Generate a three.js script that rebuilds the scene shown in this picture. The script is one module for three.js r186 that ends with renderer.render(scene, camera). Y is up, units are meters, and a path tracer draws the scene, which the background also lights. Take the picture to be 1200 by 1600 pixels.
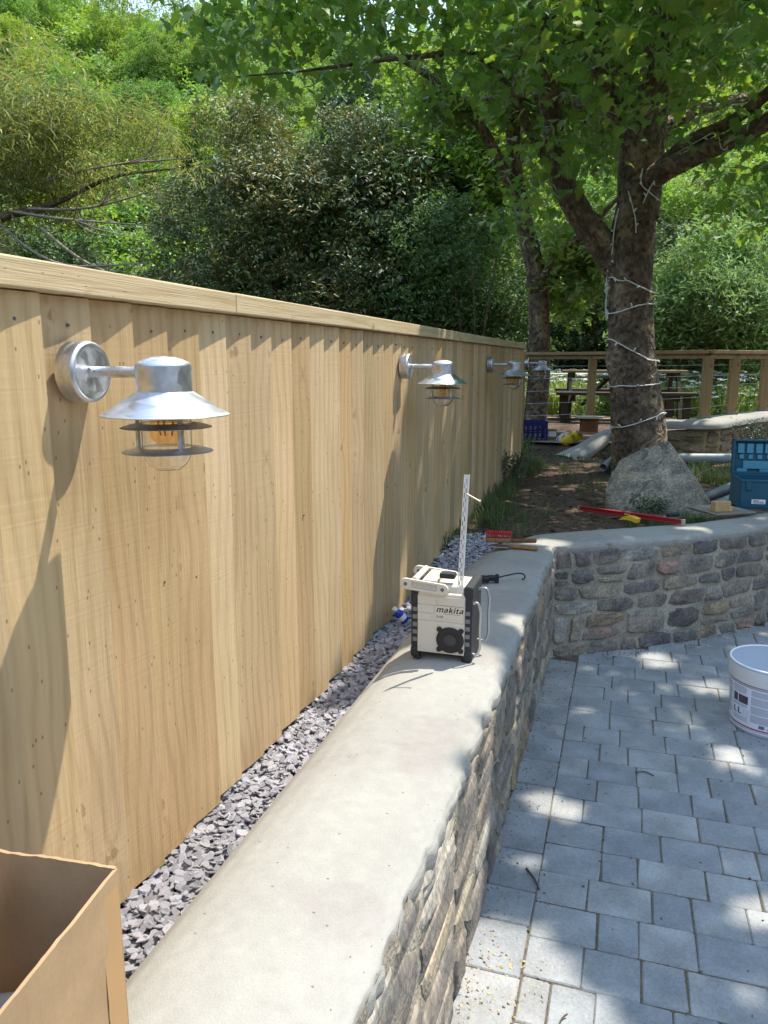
import * as THREE from 'three';
import { mergeGeometries, toCreasedNormals } from 'three/addons/utils/BufferGeometryUtils.js';
import { RoundedBoxGeometry } from 'three/addons/geometries/RoundedBoxGeometry.js';

// ---------------------------------------------------------------- camera, sky, sun, exposure
const V = (x, y, z) => new THREE.Vector3(x, y, z);
const scene = new THREE.Scene();
const camera = new THREE.PerspectiveCamera(67.38, 768 / 1024, 0.05, 400);
const PITCH = 11.08 * Math.PI / 180, YAW = 17.5 * Math.PI / 180;
camera.position.set(0, 1.42, 0);
camera.lookAt(-Math.sin(YAW) * Math.cos(PITCH), 1.42 - Math.sin(PITCH), -Math.cos(YAW) * Math.cos(PITCH));
scene.add(camera);
const SUN = V(0.30, 1, -0.35).normalize();
const sun = new THREE.DirectionalLight(new THREE.Color(1, 0.95, 0.87), 4.2);
sun.position.copy(SUN).multiplyScalar(40); sun.castShadow = true; sun.shadow.radius = 1.2;
sun.shadow.mapSize.set(4096, 4096);
Object.assign(sun.shadow.camera, { left: -16, right: 16, top: 16, bottom: -16, near: 1, far: 90 });
scene.add(sun, sun.target);
{
  const w = 512, h = 256, data = new Float32Array(w * h * 4);
  for (let j = 0; j < h; j++) for (let i = 0; i < w; i++) {
    const el = ((j + 0.5) / h - 0.5) * Math.PI, u = Math.max(0, Math.sin(el)), k = Math.pow(1 - u, 2.6);
    const o = (j * w + i) * 4;
    data[o] = 0.47 + 0.60 * k; data[o + 1] = 0.69 + 0.54 * k; data[o + 2] = 1.12 + 0.34 * k; data[o + 3] = 1;
  }
  const sky = new THREE.DataTexture(data, w, h, THREE.RGBAFormat, THREE.FloatType);
  sky.mapping = THREE.EquirectangularReflectionMapping; sky.magFilter = THREE.LinearFilter; sky.minFilter = THREE.LinearFilter; sky.needsUpdate = true;
  scene.background = sky; scene.environment = sky;
}
const renderer = new THREE.WebGLRenderer({ antialias: true });
renderer.toneMapping = THREE.LinearToneMapping;
renderer.toneMappingExposure = 1.78;
renderer.shadowMap.enabled = true;

// ---------------------------------------------------------------- helpers
let seed = 20240611;
const R = () => { seed = (seed + 0x6D2B79F5) | 0; let t = Math.imul(seed ^ (seed >>> 15), 1 | seed); t = (t + Math.imul(t ^ (t >>> 7), 61 | t)) ^ t; return ((t ^ (t >>> 14)) >>> 0) / 4294967296; };
const rr = (a, b) => a + (b - a) * R();
const pick = a => a[Math.floor(R() * a.length)];
const lerp = (a, b, t) => a + (b - a) * t, clamp = (x, a, b) => Math.min(b, Math.max(a, x));
const sst = (a, b, x) => { const t = clamp((x - a) / (b - a), 0, 1); return t * t * (3 - 2 * t); };
const hash = (x, y, z) => { let h = Math.imul(x | 0, 374761393) + Math.imul(y | 0, 668265263) + Math.imul(z | 0, 2147483647 ^ 0x5bd1e995); h = Math.imul(h ^ (h >>> 13), 1274126177); return ((h ^ (h >>> 16)) >>> 0) / 4294967296; };
function noise(x, y, z = 0) {
  const X = Math.floor(x), Y = Math.floor(y), Z = Math.floor(z); let u = x - X, v = y - Y, w = z - Z;
  u = u * u * (3 - 2 * u); v = v * v * (3 - 2 * v);
  const a0 = hash(X, Y, Z), a1 = hash(X + 1, Y, Z), a2 = hash(X, Y + 1, Z), a3 = hash(X + 1, Y + 1, Z), p = a0 + (a1 - a0) * u, q = a2 + (a3 - a2) * u, lo = p + (q - p) * v;
  if (w === 0) return lo * 2 - 1; w = w * w * (3 - 2 * w);
  const b0 = hash(X, Y, Z + 1), b1 = hash(X + 1, Y, Z + 1), b2 = hash(X, Y + 1, Z + 1), b3 = hash(X + 1, Y + 1, Z + 1), p1 = b0 + (b1 - b0) * u, q1 = b2 + (b3 - b2) * u, hi = p1 + (q1 - p1) * v;
  return (lo + (hi - lo) * w) * 2 - 1;
}
function pnoise(x, y, px, py, z = 0) {   // periodic in x and y
  const X = Math.floor(x), Y = Math.floor(y); let u = x - X, v = y - Y; u = u * u * (3 - 2 * u); v = v * v * (3 - 2 * v);
  let x0 = X % px, y0 = Y % py; if (x0 < 0) x0 += px; if (y0 < 0) y0 += py; const x1 = x0 + 1 === px ? 0 : x0 + 1, y1 = y0 + 1 === py ? 0 : y0 + 1;
  const a = hash(x0, y0, z), b = hash(x1, y0, z), c = hash(x0, y1, z), d = hash(x1, y1, z), p = a + (b - a) * u, q = c + (d - c) * u;
  return (p + (q - p) * v) * 2 - 1;
}
const fbm = (x, y, z = 0, o = 4) => { let s = 0, a = 0.5; for (let i = 0; i < o; i++) { s += a * noise(x, y, z + i * 7); x *= 2.03; y *= 2.03; a *= 0.5; } return s; };
const pfbm = (u, v, fx, fy, o, z) => { let s = 0, a = 0.5; for (let i = 0; i < o; i++) { s += a * pnoise(u * fx, v * fy, fx, fy, z + i * 13); fx *= 2; fy *= 2; a *= 0.5; } return s; };
const s2l = c => { c /= 255; return c <= 0.04045 ? c / 12.92 : Math.pow((c + 0.055) / 1.055, 2.4); };
const rgb = (r, g, b) => new THREE.Color(s2l(r), s2l(g), s2l(b));
function tex(w, h, fn, srgb = true) {   // fn(u, v) -> [r,g,b] 0..255
  const d = new Uint8Array(w * h * 4);
  for (let j = 0; j < h; j++) for (let i = 0; i < w; i++) { const c = fn((i + 0.5) / w, (j + 0.5) / h), o = (j * w + i) * 4; d[o] = clamp(c[0], 0, 255); d[o + 1] = clamp(c[1], 0, 255); d[o + 2] = clamp(c[2], 0, 255); d[o + 3] = 255; }
  const t = new THREE.DataTexture(d, w, h); t.wrapS = t.wrapT = THREE.RepeatWrapping; t.magFilter = THREE.LinearFilter; t.minFilter = THREE.LinearMipmapLinearFilter; t.generateMipmaps = true;
  if (srgb) t.colorSpace = THREE.SRGBColorSpace; t.needsUpdate = true; return t;
}
function texPair(w, h, fn) {           // fn(u, v) -> [r,g,b,height 0..1]
  const c = new Uint8Array(w * h * 4), b = new Uint8Array(w * h * 4);
  for (let j = 0; j < h; j++) for (let i = 0; i < w; i++) { const q = fn((i + 0.5) / w, (j + 0.5) / h), o = (j * w + i) * 4; for (let k = 0; k < 3; k++) { c[o + k] = clamp(q[k], 0, 255); b[o + k] = clamp(q[3] * 255, 0, 255); } c[o + 3] = b[o + 3] = 255; }
  const mk = (d, s) => { const t = new THREE.DataTexture(d, w, h); t.wrapS = t.wrapT = THREE.RepeatWrapping; t.magFilter = THREE.LinearFilter; t.minFilter = THREE.LinearMipmapLinearFilter; t.generateMipmaps = true; if (s) t.colorSpace = THREE.SRGBColorSpace; t.needsUpdate = true; return t; };
  return [mk(c, true), mk(b, false)];
}
const rep = (t, sx, sy = sx) => { const c = t.clone(); c.repeat.set(sx, sy); c.needsUpdate = true; return c; };
const std = (color, roughness = 0.8, extra = {}) => new THREE.MeshStandardMaterial({ color, roughness, ...extra });
const taken = {};
const numbered = n => { const k = taken[n] = (taken[n] ?? -1) + 1; return k ? `${n}_${String(k).padStart(3, '0')}` : n; };
function thing(name, label, category, pos = [0, 0, 0], turn = 0, group) {
  const o = new THREE.Group(); o.name = numbered(name); o.position.set(...pos); o.rotation.y = turn; o.userData = { label, category }; if (group) o.userData.group = group; scene.add(o); return o;
}
function part(name, geo, mat, parent) { const m = new THREE.Mesh(geo, mat); m.name = name; m.castShadow = m.receiveShadow = true; parent.add(m); return m; }
function solo(name, geo, mat, label, category, kind, group) { const m = part(numbered(name), geo, mat, scene); m.userData = { label, category }; if (kind) m.userData.kind = kind; if (group) m.userData.group = group; return m; }
const G = gs => mergeGeometries(gs.map(g => { const n = g.index ? g.toNonIndexed() : g.clone(); for (const k of Object.keys(n.attributes)) if (!['position', 'normal', 'uv'].includes(k)) n.deleteAttribute(k); return n; }));
const tr = (g, x, y, z, rx = 0, ry = 0, rz = 0) => { g.rotateX(rx); g.rotateZ(rz); g.rotateY(ry); g.translate(x, y, z); return g; };
function boxUV(g) {                    // uv in metres by the facing of each triangle
  const n = g.index ? g.toNonIndexed() : g, p = n.attributes.position, nn = n.attributes.normal, uv = new Float32Array(p.count * 2);
  for (let i = 0; i < p.count; i++) { const ax = Math.abs(nn.getX(i)), ay = Math.abs(nn.getY(i)), az = Math.abs(nn.getZ(i)); const x = p.getX(i), y = p.getY(i), z = p.getZ(i);
    if (ax >= ay && ax >= az) { uv[2 * i] = z; uv[2 * i + 1] = y; } else if (ay >= az) { uv[2 * i] = x; uv[2 * i + 1] = z; } else { uv[2 * i] = x; uv[2 * i + 1] = y; } }
  n.setAttribute('uv', new THREE.BufferAttribute(uv, 2)); return n;
}
const bx = (w, h, d, x = 0, y = 0, z = 0, r = 0.003, seg = 1) => boxUV(r > 0 ? new RoundedBoxGeometry(w, h, d, seg, Math.min(r, w / 2.1, h / 2.1, d / 2.1)) : new THREE.BoxGeometry(w, h, d)).translate(x, y, z);
const cyl = (r0, r1, h, x = 0, y = 0, z = 0, n = 24) => new THREE.CylinderGeometry(r1, r0, h, n).translate(x, y, z);
function tube(pts, rad, seg = 24, n = 7) {  // tapered tube; rad number or array along the curve
  const c = new THREE.CatmullRomCurve3(pts.map(p => p.isVector3 ? p : V(...p))), fr = c.computeFrenetFrames(seg, false), P = [], N = [], U = [], I = [], L = c.getLength();
  const ra = t => typeof rad === 'number' ? rad : (() => { const f = t * (rad.length - 1), k = Math.min(rad.length - 2, Math.floor(f)); return lerp(rad[k], rad[k + 1], f - k); })();
  for (let i = 0; i <= seg; i++) { const t = i / seg, o = c.getPointAt(t), r = ra(t);
    for (let j = 0; j <= n; j++) { const a = j / n * Math.PI * 2, d = fr.normals[i].clone().multiplyScalar(Math.cos(a)).addScaledVector(fr.binormals[i], Math.sin(a)); P.push(o.x + d.x * r, o.y + d.y * r, o.z + d.z * r); N.push(d.x, d.y, d.z); U.push(j / n * Math.max(0.1, Math.round(r * 6.28 / 0.1) * 0.1), t * L); } }
  for (let i = 0; i < seg; i++) for (let j = 0; j < n; j++) { const a = i * (n + 1) + j, b = a + n + 1; I.push(a, a + 1, b, b, a + 1, b + 1); }
  for (const i of [0, seg]) { const o = c.getPointAt(i / seg), t = c.getTangentAt(i / seg).multiplyScalar(i ? 1 : -1), k = P.length / 3; P.push(o.x, o.y, o.z); N.push(t.x, t.y, t.z); U.push(0, 0); for (let j = 0; j < n; j++) { const a = i * (n + 1) + j; i ? I.push(a, a + 1, k) : I.push(a + 1, a, k); } }
  const g = new THREE.BufferGeometry(); g.setAttribute('position', new THREE.Float32BufferAttribute(P, 3)); g.setAttribute('normal', new THREE.Float32BufferAttribute(N, 3)); g.setAttribute('uv', new THREE.Float32BufferAttribute(U, 2)); g.setIndex(I); return g;
}
const lathe = (pts, n = 40) => new THREE.LatheGeometry(pts.map(p => new THREE.Vector2(p[0], p[1])), n);
function gridGeo(nu, nv, fn, uvf) {    // fn(i/nu, j/nv) -> [x,y,z]
  const P = [], U = [], I = [];
  for (let j = 0; j <= nv; j++) for (let i = 0; i <= nu; i++) { const p = fn(i / nu, j / nv); P.push(...p); U.push(...(uvf ? uvf(i / nu, j / nv, p) : [p[0], p[2]])); }
  for (let j = 0; j < nv; j++) for (let i = 0; i < nu; i++) { const a = j * (nu + 1) + i, b = a + nu + 1; I.push(a, b, a + 1, a + 1, b, b + 1); }
  const g = new THREE.BufferGeometry(); g.setAttribute('position', new THREE.Float32BufferAttribute(P, 3)); g.setAttribute('uv', new THREE.Float32BufferAttribute(U, 2)); g.setIndex(I); g.computeVertexNormals(); return g;
}
function instanced(name, geo, mat, list, parent, colors) {  // list of Matrix4
  const m = new THREE.InstancedMesh(geo, mat, list.length); m.name = name; m.castShadow = m.receiveShadow = true;
  list.forEach((x, i) => { m.setMatrixAt(i, x); if (colors) m.setColorAt(i, colors[i]); }); m.userData.kind = 'stuff'; parent.add(m); return m;
}
const _e = new THREE.Euler(), _q = new THREE.Quaternion();
const mat4 = (p, rx, ry, rz, s) => new THREE.Matrix4().compose(p, new THREE.Quaternion().setFromEuler(new THREE.Euler(rx, ry, rz)), typeof s === 'number' ? V(s, s, s) : s);

// ---------------------------------------------------------------- materials
function woodTex(w, h, W, H, base, dark, knots, kSeed, ringScale) {
  const ks = []; let s0 = seed; seed = kSeed;
  for (let i = 0; i < knots; i++) ks.push([R(), R(), rr(0.005, 0.012), rr(0.45, 1)]);
  let rowV = -1, rowK = []; const rowKnots = v => { if (v !== rowV) { rowV = v; rowK = ks.filter(k => { let d = v - k[1]; d -= Math.round(d); return Math.abs(d) * H < k[2] * 9; }); } return rowK; };
  const out = texPair(w, h, (u, v) => {
    let wx = 0.9 * pfbm(u, v, 4, 2, 3, 3) + 0.25 * pfbm(u, v, 8, 6, 2, 8), kn = 0, ring = 0;
    for (const [ku, kv, kr, ks1] of rowKnots(v)) {
      let du = u - ku, dv = v - kv; du -= Math.round(du); dv -= Math.round(dv); du *= W; dv *= H;
      const d = Math.hypot(du, dv / 1.5); if (d > kr * 6) continue;
      const f = Math.exp(-(d * d) / (kr * kr * 4)); wx += 0.8 * f * Math.sign(du) * ks1; const e = d / kr + 0.25 * pnoise(u * 300, v * 300, 300, 300, 5); if (e < 1.1) { kn = Math.max(kn, ks1 * sst(1.1, 0.85, e)); ring = Math.sin(e * 14); }
    }
    const x = (u * W * ringScale + wx * 1.6), late = Math.pow(0.5 + 0.5 * Math.sin(x * 6.283), 3);
    const fib = pfbm(u, v, 220, 10, 2, 21), fine = pfbm(u, v, 380, 60, 2, 33), saw = pnoise(u * 6 + v * 2, v * 300, 6 + 2, 300, 51), blot = pfbm(u, v, 5, 3, 3, 61);
    const green = 0.5 + 0.5 * pnoise(u * 7, v * 3, 7, 3, 71);
    let k = 0.34 * late + 0.22 * fib + 0.10 * fine + 0.02 * saw + 0.5 * blot; const c = [0, 1, 2].map(i => lerp(base[i], dark[i], clamp(0.25 + k, 0, 1)) + 1 * saw + 4 * fine);
    c[0] -= 4 * green; c[2] -= 4 * green;
    if (kn > 0) { const q = [128, 92, 54]; for (let i = 0; i < 3; i++) c[i] = lerp(c[i], q[i] + 30 * ring, 0.42 * kn); }
    if (hash(Math.floor(u * w / 3), Math.floor(v * h / 5), 9) > 0.9975) for (let i = 0; i < 3; i++) c[i] *= 0.72;
    return [...c, 0.5 + 0.34 * fib + 0.06 * saw + 0.14 * fine - 0.14 * late - 0.2 * kn];
  });
  seed = s0; return out;
}
const [boardC, boardB] = woodTex(1024, 1024, 1.0, 1.3, [221, 194, 158], [186, 156, 119], 18, 11, 30);
const board = (c, i) => std(c, 0.82, { map: boardC, bumpMap: boardB, bumpScale: 0.0016 });
[boardC, boardB].forEach(t => t.repeat.set(1, 1 / 1.3));
const M = {};
M.boards = [rgb(255, 251, 240), rgb(236, 229, 216), rgb(250, 236, 210), rgb(222, 216, 200), rgb(250, 243, 224), rgb(230, 218, 196), rgb(255, 246, 230)].map(board);
const [plankC, plankB] = woodTex(512, 1024, 0.3, 1.2, [216, 197, 166], [178, 152, 114], 5, 77, 34);
[plankC, plankB].forEach(t => t.repeat.set(1 / 0.3, 1 / 1.2));
M.cap = std(rgb(255, 250, 240), 0.75, { map: plankC, bumpMap: plankB, bumpScale: 0.001 });
M.rail = std(rgb(206, 190, 166), 0.8, { map: plankC, bumpMap: plankB, bumpScale: 0.001 });
M.darkWood = std(rgb(92, 88, 84), 0.85, { map: plankC, bumpMap: plankB, bumpScale: 0.003 });
const [stoneC, stoneB] = texPair(512, 512, (u, v) => { const a = pfbm(u, v, 6, 6, 5, 1), b = pfbm(u, v, 40, 40, 3, 40), r = 1 - Math.abs(pfbm(u, v, 9, 14, 4, 9)) * 2.4; const k = 205 + 60 * a + 55 * b; const cr = clamp((r - 0.8) * 3, 0, 1); return [k + 8 * a - 26 * cr, k - 26 * cr, k - 10 * a - 26 * cr, 0.5 + 0.45 * a + 0.35 * b - 0.2 * cr]; });
[stoneC, stoneB].forEach(t => t.repeat.set(3.3, 3.3));
M.stones = [[172, 156, 132], [150, 140, 126], [146, 133, 118], [184, 168, 142], [162, 150, 134], [130, 120, 110], [174, 152, 122], [150, 140, 126], [192, 182, 164], [140, 131, 122]].map(c => std(rgb(...c), 0.9, { map: stoneC, bumpMap: stoneB, bumpScale: 0.0032 }));
const [pinkC, pinkB] = texPair(256, 256, (u, v) => { const a = pfbm(u, v, 10, 7, 4, 91), b = pfbm(u, v, 50, 50, 2, 93), m = sst(-0.02, 0.1, a); return [lerp(140, 178, m) + 22 * b, lerp(126, 142, m) + 22 * b, lerp(114, 122, m) + 22 * b, 0.5 + 0.4 * b + 0.2 * m]; });
[pinkC, pinkB].forEach(t => t.repeat.set(8, 8));
M.pinkStone = std(0xffffff, 0.9, { map: pinkC, bumpMap: pinkB, bumpScale: 0.008 });
const [limeC, limeB] = texPair(256, 256, (u, v) => { const a = pfbm(u, v, 10, 9, 4, 191), b = pfbm(u, v, 50, 50, 2, 193), m = sst(-0.12, -0.02, a); return [lerp(152, 190, m) + 24 * b, lerp(143, 184, m) + 24 * b, lerp(128, 168, m) + 24 * b, 0.5 + 0.3 * b + 0.3 * m]; });
[limeC, limeB].forEach(t => t.repeat.set(8, 8));
M.limeStone = std(0xffffff, 0.9, { map: limeC, bumpMap: limeB, bumpScale: 0.006 });
const [mortC, mortB] = texPair(512, 512, (u, v) => { const a = pfbm(u, v, 5, 5, 5, 201), b = pfbm(u, v, 90, 90, 2, 203), k = 168 + 44 * a + 34 * b; return [k + 4, k - 4, k - 18, 0.5 + 0.35 * a + 0.4 * b]; });
[mortC, mortB].forEach(t => t.repeat.set(2, 2));
M.mortar = std(rgb(232, 227, 214), 0.95, { map: mortC, bumpMap: mortB, bumpScale: 0.004 });
const [capC, capB] = texPair(1024, 1024, (u, v) => {
  const a = pfbm(u, v, 3, 3, 5, 301), b = pfbm(u, v, 60, 60, 3, 303), s = pfbm(u, v, 6, 22, 3, 309), p = pfbm(u, v, 14, 14, 3, 311), w = pfbm(u, v, 5, 5, 3, 321);
  const gr = hash(Math.floor(u * 1024), Math.floor(v * 1024), 17) - 0.5; let k = 208 + 11 * a + 9 * b + 3 * s + 3 * p + 16 * gr; const st = sst(0.16, 0.34, w) * 9; const dot = hash(Math.floor(u * 340), Math.floor(v * 340), 4) > 0.9985 ? 0.7 : 1;
  return [(k + 3 - st * 0.5) * dot, (k - st * 0.8) * dot, (k - 8 - st * 0.6) * dot, 0.5 + 0.06 * p + 0.22 * b + 0.06 * s + 0.25 * gr];
});
M.coping = std(rgb(184, 182, 176), 0.9, { map: capC, bumpMap: capB, bumpScale: 0.0018 });
const [pavC, pavB] = texPair(512, 512, (u, v) => { const a = pfbm(u, v, 4, 4, 4, 401), b = pfbm(u, v, 70, 70, 3, 403), c = hash(Math.floor(u * 200), Math.floor(v * 200), 6), k = 196 + 34 * a + 17 * b + (c > 0.99 ? -34 : 0) + (c < 0.01 ? 18 : 0); return [k + 1, k + 1, k - 2, 0.55 + 0.25 * a + 0.3 * b - (c > 0.99 ? 0.3 : 0)]; });
[pavC, pavB].forEach(t => t.repeat.set(2.4, 2.4));
M.pavers = [[188, 187, 184], [182, 183, 182], [194, 192, 188], [178, 179, 179], [186, 186, 184]].map(c => std(rgb(...c), 0.9, { map: pavC, bumpMap: pavB, bumpScale: 0.0022 }));
M.sand = std(rgb(158, 148, 132), 1, { map: mortC, bumpMap: mortB, bumpScale: 0.01 });
const [soilC, soilB] = texPair(512, 512, (u, v) => { const a = pfbm(u, v, 5, 5, 5, 501), b = pfbm(u, v, 60, 60, 3, 503), k = 100 + 46 * a + 52 * b; return [k + 6, k - 8, k - 24, 0.5 + 0.4 * a + 0.5 * b]; });
M.soil = std(rgb(205, 190, 176), 1, { map: soilC, bumpMap: soilB, bumpScale: 0.03 });
M.hill = std(rgb(72, 92, 40), 1, { map: soilC });
M.galv = new THREE.MeshStandardMaterial({ color: new THREE.Color(0.95, 0.96, 0.97), metalness: 1, roughness: 1 });
{
  const q = tex(512, 512, (u, v) => { let best = 9, id = 0; for (let a = -1; a <= 1; a++) for (let b = -1; b <= 1; b++) { const n = 14, X = Math.floor(u * n) + a, Y = Math.floor(v * n) + b, xm = (X + n) % n, ym = (Y + n) % n; const dx = X + hash(xm, ym, 1) - u * n, dy = Y + hash(xm, ym, 2) - v * n, d = dx * dx + dy * dy; if (d < best) { best = d; id = hash(xm, ym, 3); } } const k = 88 + 50 * id + 30 * pfbm(u, v, 5, 5, 4, 601); return [k, k, k]; }, false);
  const c = tex(512, 512, (u, v) => { const k = 212 + 44 * pfbm(u, v, 7, 7, 4, 611) + 14 * pfbm(u, v, 40, 40, 2, 613); return [k, k, k]; });
  M.galv.roughnessMap = q; M.galv.map = c; M.galv.bumpMap = q; M.galv.bumpScale = 0.0004;
}
M.steel = std(new THREE.Color(0.6, 0.6, 0.6), 0.35, { metalness: 1 });
M.nail = std(new THREE.Color(0.22, 0.22, 0.23), 0.5, { metalness: 0.8 });
M.glass = new THREE.MeshPhysicalMaterial({ color: 0xffffff, transmission: 1, roughness: 0.02, thickness: 0.002, ior: 1.45 });
M.amber = new THREE.MeshPhysicalMaterial({ color: rgb(255, 236, 196), transmission: 1, roughness: 0.03, thickness: 0, ior: 1.45 });
M.filament = std(rgb(240, 190, 96), 0.5);
M.white = std(rgb(236, 234, 228), 0.5); M.black = std(rgb(30, 30, 32), 0.55); M.rubber = std(rgb(46, 46, 46), 0.75);
const [barkC, barkB] = texPair(512, 512, (u, v) => { const a = pfbm(u, v, 8, 5, 4, 701), b = pfbm(u, v, 26, 20, 4, 703), c = pfbm(u, v, 4, 4, 3, 705), k = 128 + 46 * a + 56 * b; const l = sst(0.12, 0.24, c + 0.3 * b) * 30; return [k + 4 + l, k - 8 + l, k - 24 + l * 0.7, 0.5 + 0.5 * a + 0.5 * b]; });
[barkC, barkB].forEach(t => t.repeat.set(1.6, 1.6));
M.bark = std(rgb(206, 194, 180), 0.95, { map: barkC, bumpMap: barkB, bumpScale: 0.03 });
M.twig = std(rgb(150, 136, 116), 0.9);
const leafMat = (c, t = 0.4, r = 0.9, x = {}) => new THREE.MeshPhysicalMaterial({ color: c, roughness: r, transmission: t, thickness: 0, side: THREE.DoubleSide, ...x });
M.leaf = leafMat(new THREE.Color(0.24, 0.385, 0.05), 0.6, 0.92, { clearcoat: 0.35, clearcoatRoughness: 0.4 });
M.card = std(rgb(196, 158, 108), 0.85);
{
  const [c, b] = texPair(512, 512, (u, v) => { const a = pfbm(u, v, 4, 4, 4, 801), f = pnoise(u * 120, v * 2, 120, 2, 9), g = pfbm(u, v, 80, 80, 2, 811); const k = 226 + 22 * a + 2 * f + 8 * g; return [k + 4, k, k - 6, 0.5 + 0.03 * f + 0.3 * a]; });
  [c, b].forEach(t => t.repeat.set(3, 3)); M.card.map = c; M.card.bumpMap = b; M.card.bumpScale = 0.002; M.card.color = rgb(186, 156, 118);
}
console.log('materials done', performance.now() | 0);

// ---------------------------------------------------------------- terrain
const midX = [-0.55, -0.35, 0.05, 0.37, 0.73, 1.25, 3, 8], midZ = [-3.5, -3.9, -4.15, -4.39, -4.78, -5.35, -7.3, -12.8];
const midAt = x => { for (let i = 0; i < midX.length - 1; i++) if (x <= midX[i + 1]) return lerp(midZ[i], midZ[i + 1], (x - midX[i]) / (midX[i + 1] - midX[i])); return -12.8; };
const inBed = (x, z) => x < -0.55 || (z < -3.5 && z < midAt(x));
function bedY(x, z) {
  let y = lerp(0.265, 0.42, sst(-3.3, -4.6, z)) + 0.04 * sst(-5, -7.5, z);
  if (x < -1.0) y = lerp(y, 0.3, sst(-1, -1.4, x) * sst(-9.5, -7, z));
  y += 0.09 * sst(-8.4, -9.4, z);
  if (z < -3.6) y += 0.022 * fbm(x * 2.2, z * 2.2, 3) + 0.012 * fbm(x * 9, z * 9, 5);
  return y;
}
const groundY = (x, z) => inBed(x, z) ? bedY(x, z) : -0.12;
{
  const g = gridGeo(150, 190, (u, v) => { const x = lerp(-4.5, 6.5, u), z = lerp(1.2, -12.5, v); return [x, groundY(x, z), z]; });
  solo('garden_ground', g, M.soil, 'dark brown bare soil of the garden bed under the trees', 'soil', 'structure');
}
const hillY = (x, z) => { const r = Math.hypot(x, z); let h = 0.15 + 0.56 * Math.max(0, r - 17) * sst(17, 24, r) ; h = Math.min(h, 17.2 + (r - 48) * 0.05); return h + 0.8 * fbm(x * 0.12, z * 0.12, 9) * sst(18, 28, r) + (r > 20 ? 0 : 0); };
{
  const g = gridGeo(90, 90, (u, v) => { const x = lerp(-90, 90, u), z = lerp(60, -120, v); const r = Math.hypot(x, z); const near = x > -5.5 && x < 7.5 && z > -13.5 && z < 2.5; return [x, near ? -0.6 : (z > -10 && r < 17 ? -0.3 : (z < -8 || r > 20 ? Math.max(hillY(x, z), 0.1) : 0.1)) + (near ? 0 : 0.0), z]; });
  solo('hillside', g, M.hill, 'steep green hillside rising behind the garden', 'hillside', 'structure');
}
const patio = solo('patio', gridGeo(40, 30, (u, v) => { const x = lerp(-3.2, 6, u), z = lerp(-8.75, -13.3, v); return [x, 0.535 + 0.012 * fbm(x * 3, z * 3, 2) - (x > 0.6 && z > -9 ? 0.3 : 0), z]; }), std(rgb(214, 200, 176), 1, { map: mortC, bumpMap: mortB, bumpScale: 0.01 }), 'pale gravel seating area around the picnic table', 'gravel', 'structure');
patio.geometry.attributes.position; 
solo('paving_bed', gridGeo(20, 24, (u, v) => [lerp(-0.5, 4.5, u), 0.0, lerp(2.5, -7.0, v)]), M.sand, 'sandy jointing bed between the grey paving blocks', 'sand', 'structure');

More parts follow.
